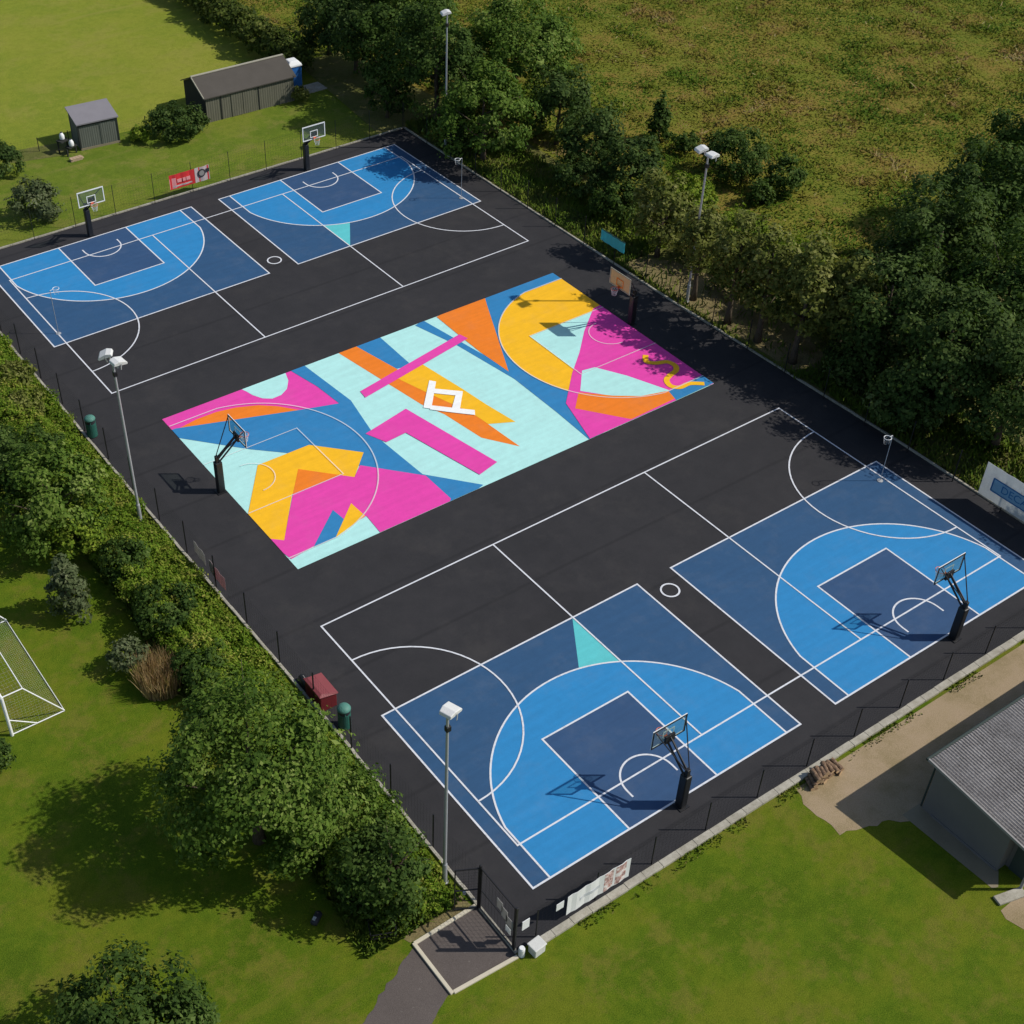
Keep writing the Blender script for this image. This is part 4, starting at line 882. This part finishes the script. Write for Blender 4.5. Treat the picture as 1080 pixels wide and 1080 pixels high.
# log pile: every log a thing
rl = random.Random(11)
for i in range(20):
    row, k_ = (0, i) if i < 9 else ((1, i - 9) if i < 16 else (2, i - 16))
    rad = rl.uniform(.085, .125); ln = rl.uniform(.45, .75)
    x = -3.0 + k_ * .21 + row * .12 + rl.uniform(-.03, .03); y = -31.24 + rl.uniform(-.09, .07); z = .01 + rad + row * .185
    m = MB(); wob = [(0 + rl.uniform(-.02, .02), (j / 4 - .5) * ln, rl.uniform(-.012, .012)) for j in range(5)]
    m.tube(wob, [rad * rl.uniform(.92, 1.06) for _ in range(5)], 12)
    nf = len(m.f); m.mi = [0] * (nf - 2) + [1, 1]
    o = m.build('log', ['log', 'cut_wood']); o.location = (x, y, z); o.rotation_euler = (rl.uniform(-.06, .06), 0, rl.uniform(-.45, .25) - .1)
    tag(o, 'rough brown log in the log pile on the gravel beside the near kerb', 'log', 'logs in the pile beside the near kerb')

# ---------------------------------------------------------------- vegetation
def leaf_arrays(C, N, size, rng, aspect=.62):
    """one folded diamond leaf clump per centre"""
    n = len(C); N = N / np.linalg.norm(N, axis=1, keepdims=True)
    R = rng.normal(size=(n, 3)); T = R - (R * N).sum(1, keepdims=True) * N; T /= np.linalg.norm(T, axis=1, keepdims=True)
    B = np.cross(N, T); L = size * np.exp(rng.normal(0, .25, n))[:, None]; Wd = L * aspect
    V = np.stack([C - T * L * .5, C + B * Wd * .5 - N * L * .10, C + T * L * .5, C - B * Wd * .5 - N * L * .10], 1)
    return V.reshape(-1, 3)
def quad_object(name, V, tint, mat, parent=None, per=4):
    n = len(V) // per
    me = bpy.data.meshes.new(name); me.vertices.add(len(V)); me.vertices.foreach_set('co', V.astype(np.float32).ravel())
    me.loops.add(len(V)); me.loops.foreach_set('vertex_index', np.arange(len(V), dtype=np.int32))
    me.polygons.add(n); me.polygons.foreach_set('loop_start', np.arange(0, len(V), per, dtype=np.int32))
    me.update(calc_edges=True)
    at = me.attributes.new('tint', 'FLOAT', 'FACE'); at.data.foreach_set('value', np.clip(tint, 0, 1).astype(np.float32))
    me.materials.append(M[mat]); me.validate()
    o = bpy.data.objects.new(name, me); COL.objects.link(o)
    if parent: o.parent = parent
    return o
def foliage(rx, ry, zc, rz, leaf, rng, cover=2.6, shape='round', even=1.0):
    """leaf clumps gathered in lumps over an uneven ellipsoid, plus a sparser inside"""
    area = 4 * PI * ((rx * ry) ** 1.6 / 3 + 2 * ((rx * rz) ** 1.6) / 3) ** (1 / 1.6)
    lump = max(.32, min(1.15, .27 * min(rx, rz) + .12)); K = int(area / (lump * lump) * (.52 if even == 1 else .72)) + 6
    D = rng.normal(size=(K, 3)); D /= np.linalg.norm(D, axis=1, keepdims=True)
    D = D[(D[:, 2] > -.75)]
    K = len(D)
    # big slow bulges and hollows make the outline uneven
    ph = rng.uniform(0, 6.28, 6); bulge = 1 + even * (.10 * np.sin(3 * np.arctan2(D[:, 1], D[:, 0]) + ph[0]) + .09 * np.sin(4 * D[:, 2] + ph[1]) + .08 * np.sin(5 * D[:, 0] + ph[2]) * np.cos(4 * D[:, 1] + ph[3]))
    rad = bulge * np.where(rng.random(K) < .22, rng.uniform(.45, .8, K), rng.uniform(.84, 1.04, K))
    P = D * rad[:, None] * np.array([rx - lump * .5, ry - lump * .5, rz - lump * .4])
    if shape == 'cone':
        f = 1.05 - .95 * np.clip((P[:, 2] / rz + 1) / 2, 0, 1); P[:, :2] *= (f * 1.35)[:, None]
    per = max(10, int(cover * area / (leaf * leaf * .62) / K))
    cs = lump * rng.uniform(.5, 1.2, K)
    idx = np.repeat(np.arange(K), per); n = len(idx)
    d = rng.normal(size=(n, 3)); d /= np.linalg.norm(d, axis=1, keepdims=True)
    r = cs[idx] * rng.random(n) ** .42
    C = P[idx] + d * r[:, None] * np.array([1, 1, .78])
    out = P[idx] / (np.linalg.norm(P[idx], axis=1, keepdims=True) + .01)
    N = d * .7 + out * .5 + np.array([0, 0, .45]) + rng.normal(0, .45, (n, 3))
    t = .5 + rng.normal(0, .16, K)[idx] + rng.normal(0, .17, n)
    C[:, 2] += zc; C[:, 2] = np.maximum(C[:, 2], .06 + rng.random(n) * .12)
    return leaf_arrays(C, N, leaf, rng), t
def trunk_mesh(h, zc, rx, rng, rad):
    m_ = MB(); top = zc + (h - zc) * .45; lean = rng.normal(0, .12, 2)
    pts = [(lean[0] * (z / top) ** 2 + .05 * math.sin(3 * z), lean[1] * (z / top) ** 2, z) for z in np.linspace(-.05, top, 7)]
    m_.tube(pts, [rad * (1.35 if i == 0 else 1 - .75 * i / 6) for i in range(7)], 8)
    for k_ in range(6):
        i = 2 + k_ % 4; p = Vector(pts[i]); a = k_ * 2.4 + rng.random(); L = rx * rng.uniform(.5, .8)
        q = p + Vector((math.cos(a) * L * .5, math.sin(a) * L * .5, L * .32)); e_ = p + Vector((math.cos(a) * L, math.sin(a) * L, L * .75)); b0 = rad * (1 - .75 * i / 6) * .6
        m_.tube([p, q, e_], [b0, b0 * .6, b0 * .2], 6)
    return m_
GROUPS = {}
for i, (kind, x, y, zc, rx, h, pal, lab) in enumerate(PLANTS):
    rng = np.random.default_rng(100 + i)
    d = (Vector((x, y, zc)) - cam.location).length
    leaf = .18 if d < 62 else (.21 if d < 80 else .25)
    if kind == 'shrub': leaf *= .82
    ry = rx * rng.uniform(.9, 1.08)
    if kind == 'shrub':
        if pal == 'dry':
            rx *= 1.25; n = 1600; a = rng.uniform(0, 6.28, n); rr_ = rx * np.sqrt(rng.random(n)); bx = rr_ * np.cos(a); by = rr_ * np.sin(a); hh = h * rng.uniform(.5, 1.1, n); wd = .035
            ln = rng.normal(0, .18, (n, 2)) * hh[:, None]; th = rng.uniform(0, 6.28, n); cx_, cy_ = np.cos(th) * wd, np.sin(th) * wd
            V = np.stack([np.stack([bx - cx_, by - cy_, 0 * bx], 1), np.stack([bx + cx_, by + cy_, 0 * bx], 1), np.stack([bx + ln[:, 0], by + ln[:, 1], hh], 1)], 1).reshape(-1, 3)
            o = quad_object('reed_clump', V, .5 + rng.normal(0, .25, n), 'leaf_dry', per=3); o.location = (x, y, 0); o['label'] = lab; o['category'] = 'reeds'; continue
        V, t = foliage(rx, ry, zc, h - zc, leaf, rng, 2.4)
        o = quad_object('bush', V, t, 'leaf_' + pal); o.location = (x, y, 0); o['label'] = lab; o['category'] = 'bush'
    else:
        r = empty('pine_tree' if 'pine' in lab else 'tree', (x, y, 0), 0, lab, 'tree')
        trunk_mesh(h, zc, rx, rng, .035 + .022 * h).build('trunk', 'bark', r, smooth=True)
        V, t = foliage(rx, ry, zc, h - zc, leaf, rng, 2.5, 'cone' if kind == 'conifer' else 'round', .55 if h > 8 and x < 0 else 1.0)
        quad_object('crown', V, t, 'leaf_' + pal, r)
# hedge along the playing field
rng = np.random.default_rng(7); Vs = []; ts = []
for s_ in np.linspace(0, 1, 26):
    y = 44 + 40 * s_; x = 15.9 + 1.5 * s_ + rng.normal(0, .2)
    V, t = foliage(1.7, 1.6, 1.5, 1.6 + rng.normal(0, .2), .30, rng, 1.9); Vs.append(V + np.array([x, y, 0])); ts.append(t)
o = quad_object('field_hedge', np.concatenate(Vs), np.concatenate(ts) - .05, 'leaf_hedge'); tag(o, 'long dark hedge along the edge of the playing field at the top', 'hedge')
# low leafy hedge growing on the left bank
rng = np.random.default_rng(8); Vs = []; ts = []
for y in np.arange(-26.8, 31, .7):
    for row in (0, 1, 2):
        x = -19.15 - row * 1.1 + rng.normal(0, .15); hh = (.40, .75, 1.0)[row] * rng.uniform(.75, 1.25)
        if row == 2 and rng.random() < .15: continue
        V, t = foliage(rng.uniform(.7, 1.0), rng.uniform(.7, 1.0), hh * .75, hh, .125, rng, 1.9); Vs.append(V + np.array([x, y, 0])); ts.append(t + rng.normal(0, .10))
o = quad_object('bank_hedge', np.concatenate(Vs), np.concatenate(ts), 'leaf_bank'); tag(o, 'long low yellow green hedge on the bank along the left kerb', 'hedge')
# long grass
def in_poly(x, y, poly):
    res = np.zeros(len(x), bool); n = len(poly)
    for i in range(n):
        (x0, y0), (x1, y1) = poly[i], poly[(i + 1) % n]
        c = ((y0 > y) != (y1 > y)) & (x < (x1 - x0) * (y - y0) / (y1 - y0 + 1e-9) + x0); res ^= c
    return res
def grass(name, x, y, h, w_, tint, mat, label, cat, rng, z=0, lean=.45):
    n = len(x); th = rng.uniform(0, 6.28, n); cx_, cy_ = np.cos(th) * w_, np.sin(th) * w_
    ln = rng.normal(0, lean, (n, 2)) * h[:, None]
    V = np.stack([np.stack([x - cx_, y - cy_, 0 * x + z], 1), np.stack([x + cx_, y + cy_, 0 * x + z], 1), np.stack([x + ln[:, 0] + cx_ * .5, y + ln[:, 1] + cy_ * .5, h], 1), np.stack([x + ln[:, 0] * .8 - cx_ * .6, y + ln[:, 1] * .8 - cy_ * .6, h * .9], 1)], 1).reshape(-1, 3)
    o = quad_object(name, V, tint, mat); tag(o, label, cat, kind='stuff')
def vnoise(x, y, sc, seed):
    g_ = np.random.default_rng(seed).random((64, 64)); xs, ys = x * sc, y * sc; ix, iy = np.floor(xs).astype(int), np.floor(ys).astype(int); fx, fy = xs - ix, ys - iy
    fx = fx * fx * (3 - 2 * fx); fy = fy * fy * (3 - 2 * fy); q = lambda a, b: g_[a % 64, b % 64]
    return (q(ix, iy) * (1 - fx) + q(ix + 1, iy) * fx) * (1 - fy) + (q(ix, iy + 1) * (1 - fx) + q(ix + 1, iy + 1) * fx) * fy
rng = np.random.default_rng(21)
# left bank: taller away from the kerb
n = 90000; y = rng.uniform(-27.6, 31, n); d = rng.random(n) ** .8 * (3.9 + 1.1 * vnoise(y, y * 0, .2, 3)); x = -18.22 - d
h = (.12 + .16 * np.minimum(d, 2.2) * (.5 + .9 * vnoise(x, y, .55, 5))) * rng.uniform(.6, 1.2, n)
t = .48 + .5 * (vnoise(x, y, .35, 9) - .5) + .35 * (vnoise(x, y, 1.3, 10) - .5) + rng.normal(0, .10, n)
grass('bank_grass', x, y, h, .045, t, 'bank_grass', 'long yellow green grass on the bank along the left kerb', 'long grass', rng)
# meadow
n = 270000; x = rng.uniform(18, 84, n); y = rng.uniform(-14, 82, n); poly = [(24.5, 24), (24.7, 9), (24.8, 0.3), (27.4, -4.5), (36, -4), (52, -7.5), (90, -14), (90, 90), (17.2, 90), (18.8, 60), (22.0, 46)]
k = in_poly(x, y, poly); x, y = x[k], y[k]; n = len(x)
q = vnoise(x, y, .16, 31) * .35 + vnoise(x, y, .45, 32) * .35 + vnoise(x, y, 1.4, 33) * .3
h = (.05 + .22 * vnoise(x, y, .5, 34) ** 1.5) * rng.uniform(.6, 1.3, n)
t = .02 + .86 * np.clip((q - .33) / .44, 0, 1) + rng.normal(0, .06, n)
k = rng.random(n) < .007; t = np.where(k, 1.0, t); h = np.where(k, h * 1.2, h)
grass('meadow_grass', x, y, h, .06, t, 'meadow_grass', 'wild meadow grass in olive, rust and straw colours', 'meadow grass', rng, lean=1.3)
# verge grass and kerb weeds
n = 26000; y = rng.uniform(-30, 31, n); x = 18.25 + rng.random(n) ** 1.2 * 5; x += np.where(y < -10, .5, 0)
k = ~((y > -9.5) & (y < 5.8) & (x > 18.45) & (x < 22.6) & (rng.random(n) < .93)); x, y = x[k], y[k]; n = len(x)
h = (.15 + .35 * vnoise(x, y, .6, 41)) * rng.uniform(.6, 1.3, n)
grass('verge_grass', x, y, h, .05, .45 + .5 * (vnoise(x, y, .5, 42) - .5) + rng.normal(0, .15, n), 'bank_grass', 'rough grass on the verge below the trees', 'rough grass', rng)
n = 3200; x = rng.uniform(-16.8, 18, n); y = -30.92 - rng.random(n) ** 2 * .4; k = vnoise(x, y, .9, 51) + .5 * vnoise(x, y, 3., 52) > .92; x, y = x[k], y[k]; n = len(x)
grass('kerb_weeds', x, y, rng.uniform(.03, .11, n), .03, .55 + rng.normal(0, .2, n), 'bank_grass', 'low weeds along the wide near kerb', 'weeds', rng)
